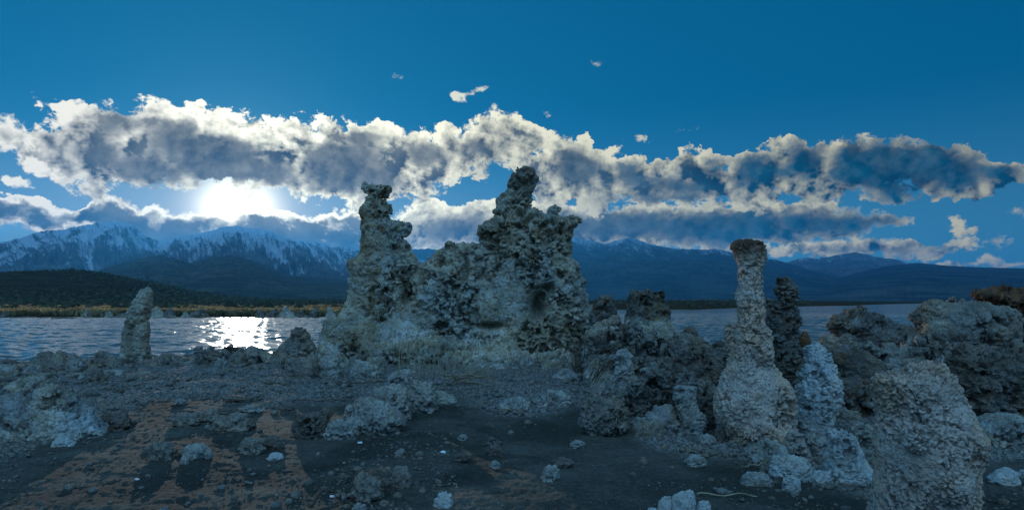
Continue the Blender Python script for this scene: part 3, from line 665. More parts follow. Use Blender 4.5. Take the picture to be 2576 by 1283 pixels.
tufa('tufa_stump', 'stout foreground tufa stump with cracked crust and slanted top', 'tufa stump', 4.25,
     [prof([(462,800,875),(482,735,918),(520,678,938),(552,572,950),(572,542,962),(620,541,985),(680,556,1000),(740,571,1038),(800,571,1060),(850,561,1085),(920,556,1103),(960,551,1110),(1040,560,1092),(1100,560,1085),(1170,546,1085),(1283,532,1082),(1400,520,1090),(1545,510,1100)], Z3, 0.8, 0, 0.42)],
     'tan', stain=[(880, 940, 0.15)], balls=[zb(Z3,640,850,75,90,-0.24), zb(Z3,820,1080,110,120,-0.25), zb(Z3,980,900,70,110,-0.18)], seed=23, amp=0.55, pits=0.6, crack=1.1, layer=1.0, big=0.35, grow=-2.5, vox=1.8)
tufa('tufa_mound', 'low cone-shaped pale tufa rock left of the stout front stump', 'tufa rock', 6.0,
     [prof([(848,305,395),(880,291,438),(930,287,455),(1000,282,470),(1040,262,495),(1100,257,548),(1150,300,560),(1180,300,555)], Z3, 0.8)], 'white', seed=24, amp=0.75, pits=0.7, big=0.6, grow=-1)
tufa('rock', 'pale boulder squeezed between the low cone and the front stump', 'rock', 6.8,
     [prof([(818,420,500),(850,395,550),(920,400,562),(985,430,570),(1050,430,570)], Z3, 0.8)], 'pale', seed=25, amp=0.7)
tufa('rock', 'grey boulder behind the low cone, leaning left', 'rock', 7.0,
     [prof([(872,165,230),(910,160,275),(960,180,292),(1000,190,290),(1040,190,290)], Z3, 0.8)], 'pale', seed=26, amp=0.7)
tufa('rock', 'upright grey rock at the foot of the tall column', 'rock', 6.9,
     [prof([(862,60,130),(900,45,140),(950,30,160),(1000,25,190),(1050,25,190)], Z3, 0.8)], 'crust', seed=27, amp=0.7)
tufa('rock', 'long white rock lying before the tall column foot', 'rock', 6.2,
     [prof([(990,5,110),(1010,-20,150),(1050,-40,195),(1090,-40,215),(1130,-20,205),(1160,-20,200)], Z3, 0.7)], 'white', seed=28, amp=0.7, pits=0.5)
tufa('rock', 'small white rock at the near edge of the column rubble', 'rock', 5.7,
     [prof([(1098,50,95),(1120,35,118),(1160,30,126),(1185,30,126)], Z3, 0.8)], 'white', seed=29, amp=0.6, pits=0.5)
tufa('rock', 'low grey rock at the left tip of the column rubble', 'rock', 5.9,
     [prof([(1080,-160,-80),(1110,-190,-30),(1150,-195,-20),(1180,-190,-20)], Z3, 0.8)], 'pale', seed=30, amp=0.8)
tufa('tufa_column', 'lone leaning tufa pillar by the lake', 'tufa column', 17.0,
     [prof([(132,1492,1560),(170,1452,1583),(230,1432,1578),(270,1400,1574),(300,1375,1572),(340,1348,1568),(370,1341,1555),(430,1336,1548),(530,1312,1548),(600,1300,1548),(670,1290,1532),(740,1287,1543),(800,1282,1553),(860,1262,1562),(940,1250,1550),(1000,1240,1560)], Z4, 0.85)],
     'main', stain=[(780, 740, 0.3)], seed=31, amp=0.62, pits=0.5, big=0.5, vox=1.7)
tufa('rock', 'jagged dark shore rock with three points above a dark puddle', 'rock', 14.2,
     [prof([(822,425,505),(860,400,560),(920,330,640),(1000,270,700),(1070,260,700),(1110,260,700)], Z4, 0.8),
      prof([(786,605,645),(830,570,690),(880,520,720),(960,420,800),(1110,400,820)], Z4, 0.7),
      prof([(822,760,798),(850,730,830),(900,700,880),(980,660,892),(1060,660,890),(1110,660,890)], Z4, 0.8)], 'brown', seed=32, amp=1.15, pits=1.3, vox=1.6)
tufa('rock', 'craggy grey rock at the foot of the lone leaning pillar', 'rock', 15.6,
     [prof([(802,1020,1085),(840,1000,1190),(880,950,1260),(930,900,1300),(990,895,1330),(1040,890,1340)], Z4, 0.7)], 'brown', seed=33, amp=1.15, pits=1.3, vox=1.8)
tufa('rock', 'low wide shore rock ledge right of the lone pillar', 'rock', 15.8,
     [prof([(868,1580,1760),(890,1540,1950),(930,1520,2040),(990,1500,2060),(1030,1500,2060)], Z4, 0.5, 0, 0.7)], 'brown', seed=34, amp=1.15, pits=1.3, vox=1.8)
tufa('rock', 'flat-topped rock ledge standing against the sun glitter', 'rock', 16.1,
     [prof([(205,135,215),(222,122,380),(250,118,480),(290,115,560),(340,100,600),(370,100,600)], Z5, 0.5, 0, 0.6), prof([(222,440,560),(250,400,640),(330,380,700),(370,380,700)], Z5, 0.5, 0, 0.5)],
     'brown', balls=[zb(Z5,355,215,28,18)], seed=35, amp=1.15, pits=1.3, vox=1.7)
tufa('tufa_stump', 'small stepped tufa turret at the left foot of the huge tower', 'tufa stump', 16.8,
     [prof([(66,798,838),(85,767,852),(120,768,888),(148,724,892),(180,700,918),(210,675,928),(260,650,950),(330,640,980),(390,640,980)], Z5, 0.8, 0, 0.6)], 'brown', stain=[(870, 830, 0.4)], seed=36, amp=0.7, vox=1.7)
tufa('tufa_mound', 'knobbly tufa lump before the small turret', 'tufa rock', 13.4,
     [prof([(272,740,860),(310,735,935),(360,732,940),(420,740,930),(470,740,930)], Z5, 0.8)], 'brown', seed=37, amp=0.9)
tufa('tufa_mound', 'tufa lump with a hollow face between turret and tower foot', 'tufa rock', 13.7,
     [prof([(262,985,1070),(300,950,1085),(360,935,1090),(420,935,1100),(470,935,1100)], Z5, 0.8)], 'pale', seed=38, amp=0.9)
tufa('rock', 'rounded pale boulder alone before the huge tower', 'rock', 13.2,
     [prof([(282,1190,1230),(310,1180,1330),(360,1162,1362),(410,1165,1368),(440,1170,1366),(480,1175,1360)], Z5, 0.85)], 'pale', seed=39, amp=0.9)
G1 = 'pale boulders heaped before the huge tower'
tufa('boulder', 'uppermost boulder of the pale heap', 'boulder', 12.0,
     [prof([(348,1530,1600),(380,1410,1612),(430,1392,1612),(480,1400,1610),(540,1400,1610)], Z5, 0.7)], 'pale', group=G1, seed=40, amp=0.8)
tufa('boulder', 'round right-hand boulder of the pale heap beside the twigs', 'boulder', 9.7,
     [prof([(437,1600,1690),(470,1560,1730),(530,1530,1738),(590,1520,1738),(635,1560,1730),(670,1570,1720)], Z5, 0.85)], 'pale', group=G1, seed=41, amp=0.8)
tufa('boulder', 'long middle boulder of the pale heap', 'boulder', 9.05,
     [prof([(452,1350,1470),(490,1320,1540),(550,1320,1580),(620,1320,1580),(690,1330,1560),(730,1330,1560)], Z5, 0.7)], 'pale', group=G1, seed=42, amp=0.9)
tufa('boulder', 'largest front boulder of the pale heap with a notched top', 'boulder', 8.25,
     [prof([(532,1200,1310),(570,1190,1400),(640,1180,1480),(700,1170,1530),(760,1190,1480),(800,1200,1460)], Z5, 0.8)], 'pale', group=G1, seed=43, amp=0.95)
tufa('boulder', 'low rounded boulder at the left end of the pale heap', 'boulder', 7.9,
     [prof([(692,1040,1180),(720,1005,1206),(770,990,1212),(805,1000,1200),(840,1000,1200)], Z5, 0.8)], 'pale', group=G1, seed=44, amp=0.7)
tufa('boulder', 'narrow upright boulder behind the left end of the pale heap', 'boulder', 8.95,
     [prof([(586,1140,1180),(610,1132,1200),(660,1125,1200),(700,1120,1200),(740,1120,1200)], Z5, 0.9)], 'pale', group=G1, seed=45, amp=0.7)
tufa('boulder', 'dark purplish-brown boulder with a white blotch left of the pale heap', 'boulder', 7.9,
     [prof([(648,790,960),(680,780,1010),(740,775,1025),(790,790,1015),(806,810,1000),(840,810,1000)], Z5, 0.8)], 'dark', balls=[zb(Z5,990,640,36,30,0.1)], seed=46, amp=0.9)
tufa('tufa_mound', 'big layered tufa mound with a craggy crest in the near left corner', 'tufa rock', 8.1,
     [prof([(140,430,520),(165,385,545),(200,340,640),(240,330,690),(300,300,690),(340,200,740),(400,80,830),(470,-100,890),(540,-200,950),(600,-250,955),(640,-260,880),(700,-260,860)], Z6, 0.55, 0, 1.0),
      prof([(235,60,230),(290,-50,300),(400,-200,420),(560,-300,600),(700,-300,650)], Z6, 0.7, -0.1, 0.9), prof([(190,600,680),(230,590,690),(330,560,690),(430,560,690)], Z6, 0.9, 0.05)],
     'pale', seed=47, amp=1.0, layer=1.5, big=1.2, stain=[(1010, 985, 0.35)])
tufa('rock', 'flat pale rock resting against the near left mound', 'rock', 7.5,
     [prof([(612,540,620),(640,500,670),(680,485,678),(700,500,670),(720,500,670)], Z6, 0.8)], 'white', seed=48, amp=0.4, pits=0.3)
for px0, px1, y0, y1, yb, Y, sd, lb in [(-40, 70, 925, 955, 1010, 14.0, 50, 'low grey rock by the lake at the left frame edge'), (20, 140, 955, 985, 1015, 12.0, 51, 'flat tufa lump behind the near left mound'),
        (150, 300, 940, 965, 985, 13.2, 52, 'low tufa lump right of the dark puddle'), (240, 330, 930, 955, 980, 13.6, 53, 'round brown lump below the lone leaning pillar'),
        (320, 400, 935, 958, 980, 13.9, 54, 'small tan tufa lump on the gravel before the lone pillar'), (1170, 1300, 912, 932, 950, 15.0, 55, 'low ragged tufa lump under the huge tower face'),
        (1380, 1470, 930, 958, 985, 12.9, 56, 'pale tufa lump right of the twigs before the huge tower'), (1470, 1560, 900, 950, 990, 12.2, 57, 'tufa lump under the bare bush'),
        (1250, 1340, 1000, 1020, 1045, 10.0, 58, 'ragged tufa lump at the gravel edge in the centre'), (1340, 1450, 985, 1015, 1040, 10.2, 59, 'wide rough tufa lump in the gravel left of the grey-brown hump'),
        (1075, 1150, 985, 1010, 1040, 10.4, 60, 'grey rock beside the broken twigs'), (2440, 2600, 1040, 1080, 1130, 7.6, 61, 'pale crusty tufa lump at the far right behind the front stump'),
        (1880, 1990, 1110, 1150, 1190, 6.7, 62, 'broken pale rock before the tall column')]:
    tufa('rock', lb, 'rock', Y, [prof([(y0, px0+(px1-px0)*.3, px0+(px1-px0)*.65), ((y0+y1)/2, px0+(px1-px0)*.1, px0+(px1-px0)*.88), (y1, px0, px1), (yb, px0, px1)], None, 0.8)], 'pale' if sd % 3 else 'main', seed=sd, amp=0.95)

# ------------------------------------------------------------------ loose rocks on the sand
def rock_mesh(name, w, d, h, seed, mat, sub=5, rough=1.0, flat=0.25):
    bm = bmesh.new(); bmesh.ops.create_icosphere(bm, subdivisions=sub, radius=1)
    V = np.array([v.co[:] for v in bm.verts]); Fc = np.array([[v.index for v in f.verts] for f in bm.faces]); bm.free()
    P = V+seed*7.3
    r = 1+(fbm(P*0.9, seed, 3)-0.5)*0.9+(0.5-worley(P*1.9, seed+1))*0.55*rough+(0.5-worley(P*4.6, seed+2))*0.16*rough+(fbm(P*8, seed+3, 3)-0.5)*0.15*rough
    r -= sst(0.58, 0.7, fbm(P*4, seed+4, 2))*0.16*rough
    V = V*r[:, None]; V[:, 2] = np.where(V[:, 2] < -flat, -flat+(V[:, 2]+flat)*0.3, V[:, 2])
    V[:, 2] -= V[:, 2].min(); V = V/np.array([np.ptp(V[:, 0]), np.ptp(V[:, 1]), V[:, 2].max()])
    V = V*np.array([w, d, h]); V[:, 2] -= 0.16*h
    me = mesh_np(name, V, Fc, M[mat]); attr(me, 'stain', np.zeros(len(V))); return me
ROCKS = [  # left, right, top, bottom on the chart, material, label
 (242, 338, 1032, 1078, 'dark', 'long low brown rock right of the near left mound'),
 (425, 498, 1040, 1072, 'brown', 'low rough rock beside a pointed one on the left sand'),
 (488, 552, 1026, 1064, 'brown', 'pointed pyramid-like rock on the left sand'),
 (536, 638, 1038, 1082, 'brown', 'long grey rock casting a wide shadow on the left sand'),
 (545, 600, 1022, 1040, 'dark', 'small dark rock behind the pointed one'),
 (375, 437, 1112, 1164, 'brown', 'angular tan rock with a long shadow'),
 (455, 522, 1120, 1160, 'pale', 'rounded whitish rock beside the angular tan one'),
 (512, 534, 1135, 1158, 'pale', 'knob of stone touching the rounded whitish rock'),
 (452, 474, 1155, 1176, 'crust', 'fist-sized stone in front of the rounded whitish rock'),
 (598, 668, 1100, 1142, 'brown', 'grey lump paired with a darker rock in the lit sand'),
 (662, 714, 1094, 1130, 'dark', 'dark brown rock leaning on a grey lump'),
 (670, 712, 1140, 1156, 'white', 'flat white stone below the dark brown rock'),
 (880, 956, 1188, 1262, 'brown', 'large pitted boulder near the bottom of the sand'),
 (950, 984, 1203, 1232, 'dark', 'small dark stone between two bigger pitted rocks'),
 (984, 1036, 1174, 1228, 'brown', 'tilted craggy rock right of the large pitted boulder'),
 (1088, 1140, 1238, 1282, 'white', 'pitted whitish rock at the bottom edge of the sand'),
 (885, 925, 1266, 1290, 'pale', 'pale stone cut by the bottom edge below the pitted boulder'),
 (580, 606, 1248, 1276, 'dark', 'pointed dark stone near the bottom left'),
 (1362, 1410, 1172, 1216, 'pale', 'hooked grey rock alone on the shaded sand'),
 (1384, 1442, 1150, 1174, 'dark', 'flat brown rock behind the hooked grey one'),
 (1720, 1776, 1145, 1176, 'pale', 'small grey rock before the rubble on the shaded sand'),
 (1430, 1470, 1105, 1124, 'pale', 'small pale rock below the grey-brown hump'),
 (1210, 1262, 1098, 1118, 'dark', 'small dark clod in the middle of the sand'),
 (1225, 1270, 1115, 1146, 'dark', 'ragged brown clod in the middle of the sand'),
 (1140, 1180, 1140, 1160, 'dark', 'low brown clod left of the ragged ones'),
 (1150, 1178, 1092, 1108, 'pale', 'small tan stone north of the brown clods'),
 (1232, 1262, 1160, 1180, 'pale', 'pitted pebble-like stone below the ragged clods'),
 (995, 1020, 1128, 1142, 'pale', 'small grey stone alone in the tower shadow'),
 (800, 830, 1222, 1240, 'dark', 'dark lump left of the large pitted boulder'),
 (846, 884, 1192, 1212, 'dark', 'dark clod behind the large pitted boulder'),
 (1690, 1752, 1232, 1300, 'white', 'large smooth white rock cut by the bottom edge'),
 (1652, 1694, 1248, 1296, 'white', 'knobbly white rock left of the smooth white one'),
 (1748, 1786, 1258, 1300, 'white', 'small white rock right of the smooth white one'),
 (1618, 1660, 1276, 1304, 'white', 'low white stone at the left end of the white group'),
 (2488, 2568, 1176, 1216, 'white', 'flat white rock on the dark sand right of the front stump'),
 (2556, 2600, 1180, 1204, 'white', 'white stone at the right frame edge'),
 (1755, 1800, 1090, 1118, 'pale', 'flat pale stone at the foot of the rubble'),
 (1795, 1840, 1070, 1116, 'dark', 'brown rock tucked against the tall column foot'),
 (1690, 1760, 1062, 1100, 'pale', 'pale block at the foot of the dark bank'),
 (1580, 1640, 1050, 1084, 'pale', 'grey rock between the two rubble humps'),
 (2040, 2100, 1180, 1220, 'white', 'small pale rock at the left foot of the low cone'),
 (560, 640, 995, 1008, 'dark', 'flat dark stone at the gravel edge on the left'),
 (700, 740, 1012, 1030, 'dark', 'flat purplish rock at the gravel edge'),
 (600, 660, 1014, 1034, 'pale', 'low pale lump at the gravel edge on the left'),
 (436, 470, 1000, 1016, 'pale', 'small grey lump at the gravel edge'),
 (205, 250, 985, 1005, 'dark', 'dark stone behind the near left mound'),
 (285, 315, 980, 998, 'dark', 'small brown rock at the edge of the left gravel'),
]
for i, (l, r, t, b, mt, lb) in enumerate(ROCKS):
    Y = dist_of(b-(b-t)*0.12); s = Y/F; X = ((l+r)/2-CX)*s
    me = rock_mesh('rock', (r-l)*s*1.04, (r-l)*s*0.85, (b-t)*s*1.1, 100+i, mt, rough=0.45 if ('smooth' in lb or 'rounded' in lb or 'flat' in lb) else 1.0)
    o = link('rock', me, lb, 'rock', loc=(X, Y, h1(X, Y)+0.005)); o.rotation_euler.z = 0

# jagged low walls that tie the towers together
def ridge_balls(pts, n, rg, lo, hi):
    out = []
    for i in range(n):
        t = (i+0.5)/n*(len(pts)-1); k = min(int(t), len(pts)-2); f = t-k
        x = pts[k][0]*(1-f)+pts[k+1][0]*f+rg.uniform(-8, 8); y = pts[k][1]*(1-f)+pts[k+1][1]*f+rg.uniform(-4, 14)
        q = rg.uniform(lo, hi); out.append((x, y, q, q*rg.uniform(0.8, 1.5), rg.uniform(-0.35, 0.1)))
    return out
for seed_, Yr, pts, base, mt, lb in [
        (90, 13.6, [(2070, 885), (2140, 872), (2230, 890), (2300, 885), (2345, 872), (2420, 890), (2590, 880)], 985, 'brown', 'low jagged tufa wall under the mushroom-shaped rock and the big grey rock'),
        (91, 12.3, [(1480, 850), (1540, 815), (1600, 850), (1680, 872), (1740, 862), (1790, 885), (1850, 880)], 985, 'brown', 'jagged tufa wall running from the blocky stump to the tall column'),
        (92, 9.6, [(2030, 985), (2100, 975), (2170, 990), (2230, 985)], 1085, 'dark', 'dark crumbling tufa wall between the pale cone and the front stump'),
        (93, 9.0, [(1555, 985), (1620, 960), (1680, 940), (1740, 965), (1800, 985)], 1090, 'brown', 'broken brown tufa shoulder in the rubble left of the tall column')]:
    rg_ = np.random.RandomState(seed_); x0, x1 = pts[0][0], pts[-1][0]; yt = max(p[1] for p in pts)
    tufa('tufa_ridge', lb, 'tufa rock', Yr, [prof([(yt+12, x0+8, x1-8), (yt+50, x0-5, x1+5), (base, x0-12, x1+12), (base+50, x0-15, x1+15)], None, 0.25, 0, 0.55)], mt,
         balls=ridge_balls(pts, int((x1-x0)/16), rg_, 13, 26), seed=seed_, amp=1.1, pits=1.3, big=0.6)

# broken blocks lying at the feet of the tufa
rng = np.random.RandomState(77)
blocks = [rock_mesh('tufa_block', 1, 0.85, 0.75, 500+k, mt, sub=5) for k, mt in enumerate(['main', 'pale', 'brown', 'dark', 'crust', 'main'])]
for (x0, x1, y0, y1, n, lo, hi, grp, lb) in [(850, 1480, 905, 945, 26, 0.25, 0.75, 'broken tufa blocks along the foot of the huge tower', 'broken tufa block at the foot of the huge tower'),
        (1480, 1830, 985, 1105, 30, 0.14, 0.42, 'broken tufa blocks in the rubble left of the tall column', 'broken tufa block in the rubble left of the tall column'),
        (1830, 2200, 1110, 1215, 22, 0.09, 0.24, 'broken tufa blocks below the tall column and the pale cone', 'broken tufa block in the debris below the tall column'),
        (2090, 2560, 985, 1110, 16, 0.2, 0.5, 'broken tufa blocks on the slope behind the front stump', 'broken tufa block on the slope behind the front stump'),
        (0, 420, 925, 975, 16, 0.25, 0.6, 'broken tufa blocks along the left lake shore', 'broken tufa block along the left lake shore'),
        (430, 900, 905, 945, 16, 0.2, 0.5, 'broken tufa blocks along the shore below the sun', 'broken tufa block along the shore below the sun')]:
    for i in range(n):
        px, py = rng.uniform(x0, x1), rng.uniform(y0, y1); Y = dist_of(py); X = (px-CX)/F*Y; q = rng.uniform(lo, hi)
        o = bpy.data.objects.new('tufa_block', blocks[rng.randint(6)]); COL.objects.link(o)
        o.location = (X, Y, h1(X, Y)-0.14*q); o.scale = (q*rng.uniform(.8, 1.3), q, q*rng.uniform(.7, 1.2)); o.rotation_euler.z = rng.rand()*6.28
        o['label'] = lb; o['category'] = 'block'; o['group'] = grp

# ------------------------------------------------------------------ small plants and stones built as many small shapes
def template(sub, seed, rough=0.35):
    bm = bmesh.new(); bmesh.ops.create_icosphere(bm, subdivisions=sub, radius=1)
    V = np.array([v.co[:] for v in bm.verts]); Fc = np.array([[v.index for v in f.verts] for f in bm.faces]); bm.free()
    V = V*(1+(fbm(V*1.6+seed*9.1, seed, 2)-0.5)*2*rough)[:, None]
    return V, Fc
def scatter(name, spots, temps, m, kind='stuff', smooth=False):
    """spots: x, y, z, radius, stretch z, angle"""
    VV, FF, n = [], [], 0
    for i, (x, y, z, r, sz, a) in enumerate(spots):
        V, Fc = temps[i % len(temps)]; c, s_ = math.cos(a), math.sin(a)
        W = np.stack([x+r*(V[:, 0]*c-V[:, 1]*s_), y+r*(V[:, 0]*s_+V[:, 1]*c), z+r*sz*V[:, 2]], 1)
        VV.append(W); FF.append(Fc+n); n += len(V)
    me = mesh_np(name, np.concatenate(VV), np.concatenate(FF), m, smooth); return link(name, me, kind=kind)

# sagebrush over the brown hill and the flat; golden grass and reeds along the far shore
def plant_material(name, c0, c1, sc):
    m, g, b = material(name, 1.0, 0.0); p = S(g, g.node('ShaderNodeTexCoord').outputs['Object'])
    g.put(b.inputs['Base Color'], g.mix(g.step(g.noise(p, sc, 3, 0.7), 0.4, 0.6), c0, c1)); return m
M['sage'] = plant_material('sagebrush_leaves', (0.034, 0.036, 0.024), (0.075, 0.072, 0.045), 0.25)
M['gold'] = plant_material('golden_grass', (0.20, 0.14, 0.07), (0.42, 0.31, 0.16), 0.35)
def translucent(m, f):
    nt = m.node_tree; b = nt.nodes['Principled BSDF']; t = nt.nodes.new('ShaderNodeBsdfTranslucent'); mx = nt.nodes.new('ShaderNodeMixShader')
    nt.links.new(b.inputs['Base Color'].links[0].from_socket, t.inputs['Color']); mx.inputs[0].default_value = f
    nt.links.new(b.outputs[0], mx.inputs[1]); nt.links.new(t.outputs[0], mx.inputs[2]); nt.links.new(mx.outputs[0], nt.nodes['Material Output'].inputs['Surface'])
translucent(M['gold'], 0.55)
rng = np.random.RandomState(11)
sp = []
while len(sp) < 13000:
    a = rng.uniform(-41, -9) if len(sp) < 10500 else rng.uniform(-9, 24); r = 95+(820 if a < -9 else 1100)*rng.rand()**0.75
    x, y = r*math.sin(R(a)), r*math.cos(R(a)); s_ = float(far_shore(np.array([x]), np.array([y]))[0])
    if y < s_+14: continue
    if a < -9 and r > 200 and math.sin(x*0.021+1.3*math.sin(y*0.013))+math.sin(y*0.017+x*0.008)+rng.normal(0, 0.8) < -0.5: continue
    q = rng.uniform(0.22, 0.6)*min((1-rng.rand())**-0.35, 2.2)*(1+r/900)
    sp.append((x, y, 0, q, rng.uniform(0.55, 0.85), rng.rand()*6))
zz = land_z([q[0] for q in sp], [q[1] for q in sp]); sp = [(q[0], q[1], z+q[3]*0.2)+q[3:] for q, z in zip(sp, zz)]
scatter('sagebrush', sp, [template(1, k, 0.6) for k in range(6)], M['sage'])
bl, nb = [], 0
V_, F_ = [], []
for i in range(5200):
    a = rng.uniform(-41, -11) if i % 5 else rng.uniform(-11, 8); u = rng.rand()
    x0 = math.tan(R(a)); s_ = float(far_shore(np.array([x0]), np.array([1.0]))[0]); y = s_+1.5+75*u*u; x = x0*y
    z = float(land_z(x, y)[0]); h = rng.uniform(0.3, 0.75)
    for k in range(4):
        w = rng.uniform(0.12, 0.3); dx, dy = rng.normal(0, 0.35, 2); lx, ly = rng.normal(0, 0.22, 2); an = rng.rand()*3.14
        cx, sy = math.cos(an)*w, math.sin(an)*w
        V_ += [(x+dx-cx, y+dy-sy, z-0.1), (x+dx+cx, y+dy+sy, z-0.1), (x+dx+lx+cx*1.3, y+dy+ly+sy*1.3, z+h*0.7), (x+dx+lx*1.6, y+dy+ly*1.6, z+h)]
        F_.append((nb, nb+1, nb+2, nb+3)); nb += 4
link('grass', mesh_np('grass', np.array(V_), np.array(F_), M['gold'], False), kind='stuff')

# pebbles and crumbs of tufa
M['crumb'] = tufa_material('tufa_crumbs', (0.27, 0.245, 0.21), (0.15, 0.13, 0.11), (0.075, 0.06, 0.048), (0.18, 0.12, 0.07), 0.12, 2.0, 0.05)
rng = np.random.RandomState(5)
N = 60000
u = rng.uniform(-0.80, 0.80, N); Yp = 1/rng.uniform(1/20.0, 1/4.2, N)
Xp = u*Yp; gm = gravel_mask(Xp, Yp)
cl = fbm(np.stack([Xp*0.9, Yp*0.9, Xp*0], 1), 61, 3)
left = sst(-0.25, -0.75, u)
keep = rng.rand(N) < np.clip(0.05+0.30*gm+0.45*sst(0.52, 0.66, cl)+0.25*left, 0, 1)*0.62
Xp, Yp, gm = Xp[keep], Yp[keep], gm[keep]
ok = Yp < shore_y(Xp, Yp)+0.2; Xp, Yp, gm = Xp[ok], Yp[ok], gm[ok]
rad = 0.006*(1-rng.rand(len(Xp)))**-0.42*(1+1.5*gm); rad = np.minimum(rad, 0.05)*(0.7+Yp*0.055)
zz = hgt(Xp, Yp)
scatter('pebbles', [(x, y, z+r*0.25, r, rng.uniform(0.5, 0.9), rng.rand()*6) for x, y, z, r in zip(Xp, Yp, zz, rad)], [template(1, 20+k, 0.35) for k in range(8)], M['crumb'], smooth=True)

# loose stones one can count
stones = [rock_mesh('stone', 1, 0.85, 0.62, 300+k, mt, sub=3) for k, mt in enumerate(['brown', 'brown', 'dark', 'main', 'pale', 'brown'])]
rng = np.random.RandomState(21); placed = 0
ROCKXY = [(o.location.x, o.location.y) for o in COL.objects if o.name.startswith('rock')]
while placed < 150:
    u = rng.uniform(-0.78, 0.78); y = 1/rng.uniform(1/15.5, 1/4.9); x = u*y; px, py = CX+u*F, HY+EYE*F/y
    g_ = float(gravel_mask(np.array([x]), np.array([y]))[0])
    dens = 0.08+0.5*g_+0.5*(px < 800)*(py < 1120)+0.5*(1450 < px < 1850)*(1000 < py < 1130)
    if rng.rand() > dens or any(abs(x-a)+abs(y-b) < 0.30 for a, b in ROCKXY): continue
    k = rng.choice([0, 0, 1, 1, 2, 3, 4, 5]); size = rng.uniform(0.035, 0.10)*(0.7+0.06*y)
    o = bpy.data.objects.new('stone', stones[k]); COL.objects.link(o)
    o.location = (x, y, h1(x, y)-0.18*size); o.scale = (size, size*rng.uniform(0.8, 1.2), size*rng.uniform(0.7, 1.1)); o.rotation_euler.z = rng.rand()*6.28
    o['category'] = 'stone'; o['group'] = 'small loose stones scattered over the beach'
    o['label'] = 'small loose stone lying on the sand or gravel of the beach'
    placed += 1

# tufa stubs on and before the far shore
far = [(215, 773, 797, 10, 'slim tufa post standing in the water off the far shore', 'tufa stub'), (226, 785, 797, 6, 'short tufa post beside the slim one off the far shore', 'tufa stub'),
       (256, 786, 797, 5, 'tiny tufa stub on the far shoreline', 'tufa stub'), (276, 783, 797, 10, 'small tufa block on the far shoreline', 'tufa stub'), (8, 783, 793, 9, 'tufa stub at the left end of the far shore', 'tufa stub'),
       (310, 785, 797, 26, 'low tufa cluster just left of the lone pillar on the far shore', 'tufa stub'), (398, 775, 796, 18, 'wide tufa cluster right of the lone pillar on the far shore', 'tufa stub'),
       (428, 776, 796, 15, 'paired tufa stub on the far shore', 'tufa stub'), (500, 775, 797, 26, 'broad tufa cluster left of the sun glitter on the far shore', 'tufa stub'),
       (470, 784, 797, 14, 'low tufa stub in the far golden grass', 'tufa stub'), (655, 780, 797, 12, 'tufa stub right of the sun glitter on the far shore', 'tufa stub'), (690, 778, 797, 20, 'tufa hump right of the glitter on the far shore', 'tufa stub'),
       (724, 772, 797, 22, 'tallest peaked tufa on the far shore', 'tufa stub'), (760, 784, 797, 22, 'low tufa ridge on the far shore', 'tufa stub'), (790, 774, 797, 15, 'twin-topped tufa stub on the far shore', 'tufa stub'),
       (832, 773, 797, 13, 'blocky tufa stub on the far shore by the huge tower', 'tufa stub')]
for i, (px, y0, y1, hw, lb, ct) in enumerate(far):
    tufa('tufa_stub', lb, ct, 87.0, [prof([(y0, px-hw*.15+(i % 3-1)*hw*.3, px+hw*.12+(i % 3-1)*hw*.3), (y0*.75+y1*.25, px-hw*.35+(i % 3-1)*hw*.2, px+hw*.35+(i % 3-1)*hw*.2), (y0*.4+y1*.6, px-hw*.75, px+hw*.6), (y1, px-hw, px+hw), (y1+4, px-hw, px+hw)], None, 0.8)],
         'dark' if i % 3 else 'main', group='tufa stubs along the far shore', seed=70+i, vox=0.9, amp=0.42, big=0.2 if hw < 9 else 0.6, pits=0.35)
for i, (px, py, hw) in enumerate([(68, 797, 26), (140, 800, 12), (160, 799, 20), (182, 800, 16), (230, 798, 20), (606, 800, 4)]):
    lb = ['long flat rock awash near the far left shore', 'dark rock breaking the water off the far shore', 'flat rocks awash beside a dark one off the far shore', 'low reef off the far shore', 'low rock at the foot of the slim tufa post', 'tiny rock in the sun glitter'][i]
    Y = 1.96*F/(py+2-HY); s = Y/F
    me = rock_mesh('rock', hw*2*s, hw*1.2*s, 5*s if i < 5 else 7*s, 400+i, 'dark', sub=3)
    link('rock', me, lb, 'rock', 'rocks awash off the far shore', loc=((px-CX)*s, Y, LAKE-0.03))

# ------------------------------------------------------------------ dead plants
M['twig'] = plant_material('dry_twig', (0.20, 0.15, 0.10), (0.34, 0.26, 0.18), 6)
M['straw'] = plant_material('dry_straw', (0.30, 0.24, 0.15), (0.42, 0.34, 0.22), 6)
M['darktwig'] = plant_material('dark_bark', (0.09, 0.06, 0.045), (0.16, 0.11, 0.08), 6)
def rods(lines, m, name, parent=None, ns=5):
    VV, FF, n = [], [], 0
    for pts, r0, r1 in lines:
        k = len(pts)
        for i, p in enumerate(pts):
            d = (pts[min(i+1, k-1)]-pts[max(i-1, 0)]).normalized(); a = d.orthogonal().normalized(); b = d.cross(a); r = r0+(r1-r0)*i/(k-1)
            for j in range(ns):
                t = 2*math.pi*j/ns; VV.append((p+a*(r*math.cos(t))+b*(r*math.sin(t)))[:])
        for i in range(k-1):
            for j in range(ns): FF.append((n+i*ns+j, n+i*ns+(j+1) % ns, n+(i+1)*ns+(j+1) % ns, n+(i+1)*ns+j))
        n += k*ns
    return link(name, mesh_np(name, np.array(VV), np.array(FF), m), parent=parent)
def plant(name, label, cat, loc):
    o = bpy.data.objects.new(name, None); COL.objects.link(o); o.location = loc; o['label'] = label; o['category'] = cat; return o
